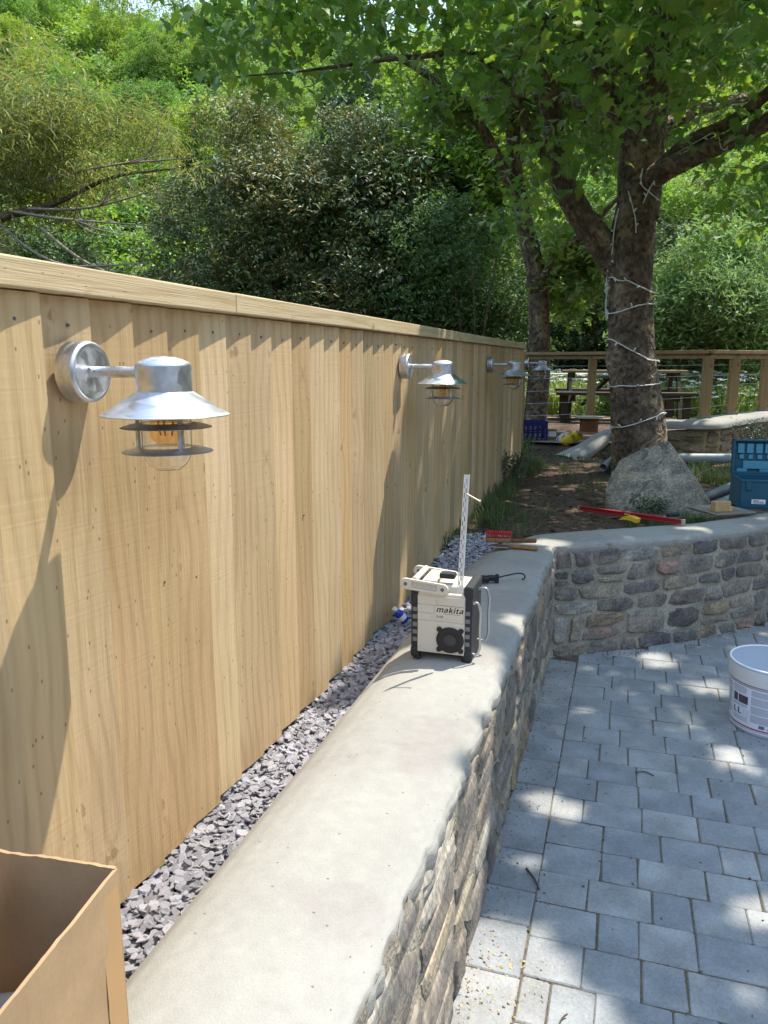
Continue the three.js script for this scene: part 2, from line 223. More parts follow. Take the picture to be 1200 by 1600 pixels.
// ---------------------------------------------------------------- paving
const wallF = [[-0.30, 1.0], [-0.30, -3.62], [0.10, -3.88], [0.42, -4.12], [0.77, -4.48], [1.3, -5.05], [3.0, -6.95]];
const faceAt = x => { for (let i = 1; i < wallF.length - 1; i++) if (x <= wallF[i + 1][0]) return lerp(wallF[i][1], wallF[i + 1][1], (x - wallF[i][0]) / (wallF[i + 1][0] - wallF[i][0])); return -7; };
{
  const pav = thing('paving', 'grey tumbled block paving laid in rows of mixed lengths', 'paving'); pav.userData.kind = 'structure';
  const blockGeo = (w, d, c) => {  // worn block with rounded corners; c cuts
    const s = new THREE.Shape(), a = w / 2, b = d / 2, n = []; const k = () => rr(0.002, 0.008), j = () => rr(-0.002, 0.002);
    const P = [[-a + k(), -b + j()], [a - k(), -b + j()], [a + j(), -b + k()], [a + j(), b - k()], [a - k(), b + j()], [-a + k(), b + j()], [-a + j(), b - k()], [-a + j(), -b + k()]];
    s.moveTo(...P[0]); for (const p of P.slice(1)) s.lineTo(...p); s.closePath();
    const g = new THREE.ExtrudeGeometry(s, { depth: 0.03, bevelEnabled: true, bevelThickness: 0.003, bevelSize: 0.003, bevelOffset: -0.003, bevelSegments: 1, steps: 1 }); g.rotateX(-Math.PI / 2); g.translate(0, -0.03, 0); return g;
  };
  const rest = []; let count = 0;
  const put = (w, d, x, z, turn = 0) => {
    const g = blockGeo(w, d), y = rr(-0.001, 0.0015), rx = rr(-0.004, 0.004), rz = rr(-0.004, 0.004);
    const vis = z < -1.0 && z > -4.6 && x < 1.05 && x - 0.1 < 0.55 + 0.2 * -z;
    const uvg = g.attributes.uv, p = g.attributes.position, ou = R() * 9, ov = R() * 9; for (let i = 0; i < uvg.count; i++) uvg.setXY(i, p.getX(i) + ou, p.getZ(i) + ov);
    if (vis && count < 290) { const m = part(count ? `paver_${String(count).padStart(3, '0')}` : 'paver', g, pick(M.pavers), pav); m.position.set(x, y, z); m.rotation.set(rx, turn, rz); count++; }
    else { g.rotateY(turn); g.translate(x, y, z); rest.push(g); }
  };
  for (let z = 1.2; z > -3.6;) { const l = pick([0.135, 0.175, 0.175, 0.2]); put(0.1335, l - 0.0035, -0.2315, z - l / 2); z -= l; }
  const pitch = 0.1345;
  for (let z0 = 1.1; z0 > -6.5; z0 -= pitch) {
    let x = -0.163; const zc = z0 - pitch / 2; const pre = [0.07, 0.1, 0.135, 0.165];
    while (x < 3.4) {
      const l = x < -0.15 ? pick(pre) : pick([0.1, 0.135, 0.135, 0.165, 0.165, 0.18]);
      const xc = x + l / 2; if (xc > -0.1 && zc + pitch * 0.5 < faceAt(xc)) { x += l; continue; }
      put(l - 0.0032, pitch - 0.0032, xc, zc + rr(-0.002, 0.002), rr(-0.008, 0.008)); x += l;
    }
  }
  const far = part('outer_pavers', G(rest), M.pavers[0], pav); far.userData.kind = 'stuff';
  console.log('pavers', count);
}
// litter lying on the paving
{
  const g = [], flake = new THREE.TetrahedronGeometry(0.006, 0), L = [], C = [];
  for (let i = 0; i < 900; i++) { let x, z; if (i < 420) { x = -0.297 + Math.abs(rr(-1, 1) * rr(0, 1)) * 0.22; z = rr(-0.9, -3.6); } else if (i < 560) { x = rr(-0.29, -0.1); z = rr(-1.2, -1.65); } else if (i < 700) { x = rr(-0.25, 0.75); z = faceAt(x) + Math.abs(rr(0, 0.14)); } else { x = rr(-0.25, 1.2); z = rr(-1, -4); } if (x > -0.2 && z < faceAt(x)) continue;
    L.push(mat4(V(x, 0.004, z), R() * 6, R() * 6, R() * 6, V(rr(0.3, 1.4), rr(0.2, 0.5), rr(0.4, 1.1)))); C.push(i < 420 ? rgb(rr(120, 170), rr(110, 150), rr(80, 120)) : i < 560 ? rgb(rr(190, 220), rr(165, 190), rr(100, 130)) : rgb(rr(70, 130), rr(60, 110), rr(40, 80))); }
  const m = instanced('paving_litter', flake, std(0xffffff, 0.9), L, scene, C); m.userData = { label: 'scattered wood crumbs and grit on the grey paving blocks', category: 'litter', kind: 'stuff' };
  const tw = (name, pts, r, label) => solo(name, tube(pts, r, 10, 5), std(rgb(92, 74, 54), 0.9), label, 'twig', null, 'twigs on the paving');
  tw('twig', [[-0.20, 0.007, -1.98], [-0.17, 0.011, -1.93], [-0.155, 0.007, -1.90]], 0.003, 'short straight brown twig lying on the border blocks near the wall');
  tw('twig', [[-0.09, 0.006, -1.42], [-0.07, 0.012, -1.45], [-0.06, 0.008, -1.49], [-0.05, 0.012, -1.50]], 0.002, 'thin hooked brown twig lying on sunlit paving by sawdust');
  tw('twig', [[0.10, 0.006, -2.62], [0.13, 0.008, -2.63], [0.16, 0.006, -2.615]], 0.002, 'small dark twig lying across a shaded paver joint');
}

// ---------------------------------------------------------------- stone walls
function polyPath(pts) { const L = [0]; for (let i = 1; i < pts.length; i++) L.push(L[i - 1] + Math.hypot(pts[i][0] - pts[i - 1][0], pts[i][1] - pts[i - 1][1])); return { len: L[L.length - 1], L,
  at(s) { s = clamp(s, 0, L[L.length - 1]); let i = 0; while (i < L.length - 2 && s > L[i + 1]) i++; const t = (s - L[i]) / (L[i + 1] - L[i]), a = pts[i], b = pts[i + 1], dx = (b[0] - a[0]) / (L[i + 1] - L[i]), dz = (b[1] - a[1]) / (L[i + 1] - L[i]); return { x: lerp(a[0], b[0], t), z: lerp(a[1], b[1], t), nx: -dz, nz: dx, tx: dx, tz: dz }; } }; }
function stoneGeo(path, poly, bulge, sgn = 1) {  // poly: [s,y] outline on the wall face
  const n = poly.length; let cs = 0, cy = 0; for (const p of poly) { cs += p[0] / n; cy += p[1] / n; }
  const P = [], U = [], I = [], ou = R() * 5, ov = R() * 5; const tilt = rr(-0.2, 0.2), tilt2 = rr(-0.25, 0.25); let hs = 0, hy = 0; for (const p of poly) { hs = Math.max(hs, Math.abs(p[0] - cs)); hy = Math.max(hy, Math.abs(p[1] - cy)); }
  const add = (s, y, d) => { const q = path.at(s); P.push(q.x + sgn * q.nx * d, y, q.z + sgn * q.nz * d); U.push(s + ou + d * 1.3, y + ov + d * 1.1); };
  const rings = [[1.04, -0.03, 0], [0.97, 0.45, 0.25], [0.86, 0.85, 0.3], [0.5, 1.0, 0.35]];
  rings.forEach(([k, d, j], ri) => { for (const p of poly) { const s = cs + (p[0] - cs) * k, y = cy + (p[1] - cy) * k; add(s, y, ri ? bulge * (d + j * rr(-0.6, 0.6) + tilt * (s - cs) / hs + tilt2 * (y - cy) / hy) : -0.02); } });
  add(cs, cy, bulge * rr(0.85, 1.25));
  for (let r = 0; r < rings.length - 1; r++) for (let i = 0; i < n; i++) { const a = r * n + i, b = r * n + (i + 1) % n, c = a + n, d = b + n; I.push(a, b, c, c, b, d); }
  const k = (rings.length - 1) * n, c = rings.length * n; for (let i = 0; i < n; i++) I.push(k + i, k + (i + 1) % n, c);
  const g = new THREE.BufferGeometry(); g.setAttribute('position', new THREE.Float32BufferAttribute(P, 3)); g.setAttribute('uv', new THREE.Float32BufferAttribute(U, 2)); g.setIndex(I); g.computeVertexNormals();
  return toCreasedNormals(g, 0.75);
}
function rubble(parent, path, s0, s1, y0, y1, hs, ws, opts = {}) {
  const { bulge = [0.012, 0.03], joint = 0.007, sgn = 1, mats = M.stones, special = 0, start = 0 } = opts; let n = start;
  const rows = [y0]; while (rows[rows.length - 1] < y1 - hs[0] * 0.6) rows.push(rows[rows.length - 1] + rr(hs[0], hs[1])); rows[rows.length - 1] = y1;
  const wav = (j, s) => rows[j] + (j === 0 || j === rows.length - 1 ? 0.004 : 0.016) * noise(s * 5, j * 3.7, 4);
  const lay = (q) => {
    const cs = (q[0][0] + q[2][0]) / 2, cy = (q[0][1] + q[2][1]) / 2, poly = [];
    for (let e = 0; e < 4; e++) { const a = q[e], b = q[(e + 1) % 4]; const cut = rr(0.08, 0.26); poly.push([lerp(a[0], b[0], cut), lerp(a[1], b[1], cut)]); if (Math.hypot(a[0] - b[0], a[1] - b[1]) > 0.06) poly.push([lerp(a[0], b[0], 0.5) + rr(-0.006, 0.006), lerp(a[1], b[1], 0.5) + rr(-0.006, 0.006)]); poly.push([lerp(b[0], a[0], cut), lerp(b[1], a[1], cut)]); }
    const w = Math.abs(q[1][0] - q[0][0]), h = Math.abs(q[3][1] - q[0][1]); if (w < 0.02 || h < 0.015) return;
    const P = poly.map(p => [cs + (p[0] - cs) * (1 - joint * rr(1, 2.6) / w), cy + (p[1] - cy) * (1 - joint * rr(1, 2.4) / h)]);
    let m = pick(mats); const sp = R(); if (special && sp < 0.04) m = M.pinkStone; else if (special && sp < 0.055) m = M.limeStone;
    part(n ? `stone_${String(n).padStart(3, '0')}` : 'stone', stoneGeo(path, P, rr(...bulge), sgn), m, parent); n++;
  };
  for (let j = 0; j < rows.length - 1; j++) {
    let s = s0, lj = 0; while (s < s1 - 0.02) {
      const w = Math.min(rr(...ws), s1 - s), rj = rr(-0.018, 0.018); const a = s, b = s + w;
      const q = [[a + lj, wav(j, a)], [b + rj, wav(j, b)], [b - rj * 0.6, wav(j + 1, b)], [a - lj * 0.6, wav(j + 1, a)]];
      const h = rows[j + 1] - rows[j];
      if (h > 0.085 && R() < 0.28) { const t = rr(0.35, 0.65), m0 = [lerp(q[0][0], q[3][0], t), lerp(q[0][1], q[3][1], t)], m1 = [lerp(q[1][0], q[2][0], t), lerp(q[1][1], q[2][1], t) + rr(-0.01, 0.01)]; lay([q[0], q[1], m1, m0]); lay([m0, m1, q[2], q[3]]); }
      else lay(q);
      s = b; lj = rj;
    }
  }
  return n;
}
const pF = polyPath(wallF);
const wallB = [[-0.79, 1.0], [-0.785, -3.2], [-0.70, -3.75], [-0.46, -4.08], [-0.21, -4.27], [0.0, -4.40], [0.33, -4.62], [0.70, -5.0], [1.2, -5.6], [2.9, -7.5]];
{
  const wall = thing('stone_wall', 'low rubble stone wall with rounded pale cement coping beside the paving', 'wall');
  // mortar face
  const nS = Math.round(pF.len / 0.022), face = gridGeo(nS, 24, (u, v) => { const s = u * pF.len, y = lerp(-0.05, 0.556, v), q = pF.at(s), d = 0.002 + 0.007 * fbm(s * 9, y * 9, 31) + 0.006 * fbm(s * 40, y * 40, 33); return [q.x + q.nx * d, y, q.z + q.nz * d]; }, (u, v) => [u * pF.len, lerp(-0.05, 0.556, v)]);
  face.index.array.reverse(); face.computeVertexNormals();
  const shp = new THREE.Shape(); wallF.forEach((p, i) => { const x = i < 2 ? p[0] - 0.012 : p[0] - 0.009, z = i < 1 ? p[1] : p[1] - 0.012; i ? shp.lineTo(x, -z) : shp.moveTo(x, -z); }); [...wallB].reverse().forEach(p => shp.lineTo(p[0] + 0.19, -p[1] - 0.10)); shp.closePath();
  const core = new THREE.ExtrudeGeometry(shp, { depth: 0.50, bevelEnabled: false }); core.rotateX(-Math.PI / 2); core.translate(0, -0.06, 0);
  part('mortar', face, M.mortar, wall); part('core', boxUV(core), M.mortar, wall);
  // coping: cross-section swept between the front and the back line
  const split = [1, 2].length; const Ls = [];
  const pB = polyPath(wallB); const key = [[0, 0], [pF.L[1] - 0.45, pB.L[1] + 0.0], [pF.L[1] + 0.05, pB.L[3]], [pF.L[2], pB.L[5]], [pF.L[3], pB.L[6]], [pF.L[4], pB.L[7]], [pF.L[5], pB.L[8]], [pF.len, pB.len]];
  const mapB = s => { for (let i = 1; i < key.length; i++) if (s <= key[i][0]) return lerp(key[i - 1][1], key[i][1], (s - key[i - 1][0]) / (key[i][0] - key[i - 1][0])); return pB.len; };
  const prof = [[0.03, 0.505], [-0.002, 0.528], [-0.006, 0.547], [0.002, 0.561], [0.03, 0.567], [0.08, 0.570], [0.16, 0.571], [0.26, 0.571], [0.36, 0.570], [0.46, 0.566], [0.55, 0.558], [0.63, 0.545], [0.71, 0.523], [0.78, 0.488], [0.85, 0.438], [0.91, 0.38], [0.955, 0.32], [1.0, 0.24]];
  const nu = Math.round(pF.len / 0.02), nv = 68;
  const cop = gridGeo(nu, nv, (u, v) => {
    const s = u * pF.len, f = pF.at(s), b = pB.at(mapB(s)), k = v * (prof.length - 1), i = Math.min(prof.length - 2, Math.floor(k)), t = k - i; let w = lerp(prof[i][0], prof[i + 1][0], t), y = lerp(prof[i][1], prof[i + 1][1], t);
    const edge = sst(0.24, 0.1, v), rag = 0.010 * noise(s * 5, 2.2) + 0.008 * noise(s * 17, 5.1) + 0.010 * noise(s * 41, 8) + 0.006 * noise(s * 95, 8);
    let x = lerp(f.x, b.x, w), z = lerp(f.z, b.z, w);
    x += f.nx * (rag * 0.55 + 0.008) * edge; z += f.nz * (rag * 0.55 + 0.008) * edge;
    y += -sst(0.13, 0.0, v) * (0.004 + 0.008 * noise(s * 11, 7.7) + 0.010 * noise(s * 37, 3.3)) ;
    y += 0.005 * fbm(x * 2.2, z * 2.2, 71) + 0.0003 * fbm(x * 16, z * 16, 73) + edge * 0.005 * noise(s * 30, v * 60, 3);
    return [x, y, z];
  }, (u, v, p) => [u * pF.len * 0.9, v * 0.62 * 0.9]);
  part('coping', cop, M.coping, wall);
  let n = rubble(wall, pF, 1.4, 4.60, -0.01, 0.53, [0.08, 0.17], [0.12, 0.34], { bulge: [0.008, 0.015], joint: 0.014, mats: [0, 1, 3, 4, 6, 7, 8, 2].map(i => M.stones[i]) });
  n = rubble(wall, pF, 4.63, pF.L[6], -0.01, 0.54, [0.07, 0.16], [0.08, 0.25], { bulge: [0.008, 0.018], joint: 0.009, special: 1, start: n });
  console.log('wall stones', n);
}
{ // low wall by the picnic area
  const w = thing('low_stone_wall', 'low buff stone wall with white coping carrying the timber railing', 'wall');
  const top = [[-0.62, 0.45, -8.05], [-0.42, 0.54, -8.25], [-0.18, 0.70, -8.38], [0.12, 0.79, -8.3], [0.42, 0.83, -8.12], [0.70, 0.86, -7.98], [0.98, 0.88, -8.4], [1.35, 0.89, -8.9], [2.2, 0.89, -10.0]];
  const c = new THREE.CatmullRomCurve3(top.map(p => V(...p)), false, 'catmullrom', 0.3);
  const cop = gridGeo(120, 16, (u, v) => { const p = c.getPointAt(u), t = c.getTangentAt(u), nx = -t.z, nz = t.x, l = Math.hypot(nx, nz), a = v * Math.PI, wd = 0.19; const off = Math.cos(a) * wd, up = Math.pow(Math.sin(a), 0.6) * 0.085 - 0.06; return [p.x + nx / l * off, p.y + up + 0.006 * fbm(p.x * 5 + off * 5, p.z * 5, 5), p.z + nz / l * off]; }, (u, v) => [u * 4, v * 0.5]);
  part('coping', cop, M.coping, w);
  const fp = []; for (let i = 0; i <= 40; i++) { const p = c.getPointAt(i / 40), t = c.getTangentAt(i / 40), l = Math.hypot(t.x, t.z); fp.push([p.x - t.z / l * 0.15, p.z + t.x / l * 0.15, p.y]); }
  const pp = polyPath(fp.map(p => [p[0], p[1]])); const yAt = s => c.getPointAt(clamp(s / pp.len, 0, 1)).y - 0.055;
  const flip = 1;
  const fc = gridGeo(60, 6, (u, v) => { const q = pp.at(u * pp.len), y = lerp(0.3, yAt(u * pp.len), v); return [q.x, y, q.z]; }, (u, v) => [u * pp.len, v * 0.5]);
  const bk = gridGeo(60, 2, (u, v) => { const q = pp.at(u * pp.len), y = lerp(0.3, yAt(u * pp.len), v); return [q.x - q.nx * 0.3, y, q.z - q.nz * 0.3]; }, (u, v) => [u * pp.len, v * 0.5]);
  part('mortar', G([fc, bk]), std(rgb(236, 218, 178), 0.95, { map: mortC, bumpMap: mortB, bumpScale: 0.01 }), w);
  const mats = [[170, 150, 116], [150, 132, 104], [160, 146, 118], [134, 120, 100]].map(k => std(rgb(...k), 0.9, { map: stoneC, bumpMap: stoneB, bumpScale: 0.012 }));
  let n = 0; for (let s = 0.35; s < pp.len - 0.3;) { const wd = rr(0.14, 0.26); const hi = yAt(s + wd / 2) - 0.015; if (hi > 0.5) n = rubble(w, pp, s, s + wd - 0.01, 0.46, hi, [0.09, 0.12], [wd * 0.98, wd], { bulge: [0.012, 0.025], joint: 0.012, mats, start: n }); s += wd; }
}
console.log('walls done');

// ---------------------------------------------------------------- timber fence
{
  const f = thing('timber_fence', 'new pale timber fence of overlapping vertical feather-edge boards with flat capping', 'fence');
  const W = 0.127; let k = 0;
  for (let z0 = -0.2; z0 > -7.25; z0 -= W, k++) {
    const zn = z0 + 0.016, zf = z0 - W + rr(-0.004, 0.004), yb = lerp(0.30, 0.40, sst(-3, -6.5, z0)) + rr(-0.008, 0.008), yt = 1.532, n = 9; const P = [], U = [], I = [];
    const xnF = -0.9640 + rr(-0.001, 0.001), xfF = -0.9455 + rr(-0.003, 0.003), ou = Math.floor(R() * 32) / 32 + rr(0, 0.02), ov = R();
    const cup = rr(-0.003, 0.003), sd = R() * 90;
    for (let j = 0; j <= n; j++) { const t = j / n, y = lerp(yb, yt, t), wv = 0.0022 * noise(t * 3 + sd, 1.5), dz = 0.004 * noise(t * 4 + sd, 7.5);
      const col = [[-0.971, zn], [xnF + wv, zn], [(xnF + xfF) / 2 + cup + wv, (zn + zf) / 2], [xfF + wv - 0.001, zf + dz + 0.002], [xfF + wv - 0.003, zf + dz], [-0.9605, zf + dz]];
      const u = [0, 0.008, 0.07, 0.135, 0.138, 0.15]; col.forEach((c, i) => { P.push(c[0], y, c[1]); U.push(u[i] + ou, y + ov); }); }
    for (let j = 0; j < n; j++) for (let i = 0; i < 5; i++) { const a = j * 6 + i, b = a + 6; I.push(a, b, a + 1, a + 1, b, b + 1); }
    for (const j of [0, n]) { const a = j * 6; for (let i = 1; i < 5; i++) j ? I.push(a, a + i + 1, a + i) : I.push(a, a + i, a + i + 1); }
    for (let j = 0; j < n; j++) { const a = j * 6, b = a + 6; I.push(a, a + 5, b, b, a + 5, b + 5); }
    I.reverse();
    const g = new THREE.BufferGeometry(); g.setAttribute('position', new THREE.Float32BufferAttribute(P, 3)); g.setAttribute('uv', new THREE.Float32BufferAttribute(U, 2)); g.setIndex(I); g.computeVertexNormals();
    const b = part(k ? `board_${String(k).padStart(3, '0')}` : 'board', toCreasedNormals(g, 0.5), pick(M.boards), f);
    if (R() < 0.92) part('nail', cyl(0.0031, 0.0028, 0.004, 0, 0, 0, 8).rotateZ(-Math.PI / 2).translate(lerp(xnF, xfF, 0.62) + 0.0005, rr(1.478, 1.492), lerp(zn, zf, 0.62)), M.nail, b);
    if (R() < 0.22) part('nail', cyl(0.0031, 0.0028, 0.004, 0, 0, 0, 8).rotateZ(-Math.PI / 2).translate(lerp(xnF, xfF, 0.62) + 0.0005, rr(0.90, 0.95), lerp(zn, zf, 0.6)), M.nail, b);
  }
  const zs = [-0.15, -1.75, -4.32, -7.34]; for (let i = 0; i < 3; i++) { const L = zs[i] - zs[i + 1] - 0.002; const g = bx(0.105, L, 0.049, 0, 0, 0, 0.004, 2); g.rotateX(Math.PI / 2); g.translate(-0.984, 1.5595 + (i === 1 ? 0.001 : 0), (zs[i] + zs[i + 1]) / 2); const c = part('capping', g, M.cap, f); c.name = i ? `capping_00${i}` : 'capping'; }
  for (const y of [0.52, 0.925, 1.46]) { const g = bx(0.045, 7.0, 0.075, 0, 0, 0, 0.003); g.rotateX(Math.PI / 2); g.translate(-0.996, y, -3.75); part('rail', g, M.rail, f); }
  for (let z = -0.5; z > -7.4; z -= 1.68) part('post', bx(0.09, 1.45, 0.09, -1.068, 0.80, z, 0.004), M.rail, f);
  part('gravel_board', bx(0.02, 0.14, 6.9, -0.985, 0.27, -3.7, 0.002), M.black, f);
}

// ---------------------------------------------------------------- wall lamps
function makeLamp() {
  const t = thing('wall_lamp', '', 'wall lamp', [0, 0, 0], 0, 'galvanised wall lamps on the timber fence');
  const rot = g => g.rotateZ(-Math.PI / 2);   // lathe axis y -> +x
  part('backplate', rot(lathe([[0, 0.036], [0.040, 0.035], [0.046, 0.037], [0.050, 0.037], [0.053, 0.034], [0.054, 0.030], [0.054, 0]], 48)), M.galv, t);
  part('arm', rot(cyl(0.0098, 0.0098, 0.12, 0, 0.093, 0, 20)), M.galv, t);
  part('screw', G([tr(cyl(0.0035, 0.0035, 0.012, 0, 0, 0, 10), 0.045, 0.004, 0.011, Math.PI / 2), tr(cyl(0.005, 0.004, 0.004, 0, 0, 0, 10), 0.045, 0.004, 0.018, Math.PI / 2)]), M.steel, t);
  const hx = 0.181, H = (name, g, m) => { g.translate(hx, 0, 0); return part(name, g, m, t); };
  H('dome', lathe([[0.0445, -0.036], [0.0475, -0.034], [0.0475, 0.010], [0.0465, 0.0135], [0.043, 0.0165], [0.034, 0.0215], [0.02, 0.0255], [0, 0.027]], 56), M.galv);
  H('shade', lathe([[0.1085, -0.0735], [0.1095, -0.0725], [0.1085, -0.0715], [0.095, -0.064], [0.048, -0.0325], [0.044, -0.0335], [0.094, -0.066], [0.1085, -0.0735]], 72), M.galv);
  for (const y of [-0.093, -0.135]) H('louvre', lathe([[0.0465, y + 0.0075], [0.062, y + 0.005], [0.0775, y], [0.0778, y - 0.001], [0.062, y + 0.0035], [0.046, y + 0.006], [0.0465, y + 0.0075]], 56), M.galv);
  for (let i = 0; i < 3; i++) { const a = i * 2.094 + 0.55; H('rod', cyl(0.0038, 0.0038, 0.1, Math.cos(a) * 0.0485, -0.085, Math.sin(a) * 0.0485, 10), M.galv); }
  H('glass_jar', lathe([[0, -0.170], [0.022, -0.167], [0.034, -0.158], [0.0405, -0.145], [0.043, -0.13], [0.043, -0.04], [0.0412, -0.04], [0.0412, -0.13], [0.0388, -0.144], [0.0328, -0.1565], [0.0215, -0.165], [0, -0.168]], 40), M.glass);
  const b = H('bulb', lathe([[0.012, -0.045], [0.014, -0.058], [0.026, -0.075], [0.031, -0.094], [0.028, -0.112], [0.018, -0.122], [0, -0.126]], 32), M.amber);
  const fl = []; for (let i = 0; i < 5; i++) { const a = i * 1.2566; fl.push(tube([[hx + 0.006 * Math.cos(a), -0.066, 0.006 * Math.sin(a)], [hx + 0.014 * Math.cos(a), -0.088, 0.014 * Math.sin(a)], [hx + 0.010 * Math.cos(a), -0.108, 0.010 * Math.sin(a)]], 0.0016, 6, 5)); }
  part('filament', G(fl), M.filament, b); part('socket', cyl(0.016, 0.016, 0.03, hx, -0.045, 0, 16), M.black, t);
  return t;
}
const lamp = makeLamp(); lamp.position.set(-0.944, 1.402, -1.163);
const lampLabels = ['galvanised lamp fixed on the sunlit boards nearest above the cardboard box', 'galvanised lamp on the fence where the tree shade begins, behind the white radio', 'galvanised lamp on the shaded end stretch of fence, last one on its boards', 'small galvanised lamp in front of the rear tree trunk, past the fence end'];
lamp.userData.label = lampLabels[0];
[[-0.944, 1.40, -3.26], [-0.944, 1.40, -5.40], [-1.075, 1.405, -8.43]].forEach((p, i) => { const c = lamp.clone(); c.name = numbered('wall_lamp'); c.position.set(...p); c.userData = { ...lamp.userData, label: lampLabels[i + 1] }; scene.add(c); });
{ const g = thing('lamp_post', 'square timber post behind the fence end carrying the last lamp', 'post', [-1.122, 0.3, -8.43]); part('post', bx(0.092, 1.22, 0.092, 0, 0.61, 0, 0.004), M.rail, g); part('post_cap', bx(0.11, 0.025, 0.11, 0, 1.2325, 0, 0.004), M.cap, g); }

// ---------------------------------------------------------------- slate chippings
{
  const flake = () => { const n = 6 + Math.floor(R() * 3), t = rr(0.05, 0.16), P = []; for (let i = 0; i < n; i++) { const a = i / n * 6.283 + rr(-0.3, 0.3), r = rr(0.6, 1.1); P.push(new THREE.Vector2(Math.cos(a) * r, Math.sin(a) * r * rr(0.55, 0.85))); } const g = new THREE.ExtrudeGeometry(new THREE.Shape(P), { depth: t * 2, bevelEnabled: true, bevelThickness: 0.06, bevelSize: 0.08, bevelSegments: 1 }); g.rotateX(-Math.PI / 2); g.translate(0, -t, 0); return toCreasedNormals(g, 0.3); };
  const grp = new THREE.Group(); grp.name = 'slate_chippings'; grp.userData = { label: 'strip of purple grey slate chippings between fence and wall coping', category: 'slate chippings', kind: 'stuff' }; scene.add(grp);
  const mt = std(rgb(208, 206, 207), 0.75, { bumpMap: stoneB, bumpScale: 0.003 });
  for (let v = 0; v < 6; v++) { const L = [], C = []; for (let i = 0; i < 2050; i++) { const z = rr(-0.45, -4.25), x = lerp(-0.985, -0.70, Math.pow(R(), 0.9)) + (z < -3.4 ? 0.12 * sst(-3.4, -4.2, z) * R() : 0); const heap = 0.045 * sst(-0.98, -0.80, x); const y = bedY(x, z) + 0.004 + heap + R() * 0.026; const s = rr(0.0075, 0.0155) * (R() < 0.08 ? 1.5 : 1); L.push(mat4(V(x, y, z), rr(-0.55, 0.55), R() * 6.283, rr(-0.55, 0.55), V(s, s * rr(0.5, 1), s))); const k = rr(0.6, 1.2); C.push(new THREE.Color(k * rr(0.97, 1.03), k * 0.98, k * rr(0.97, 1.03))); } const m = instanced('chippings', flake(), mt, L, grp, C); }
}

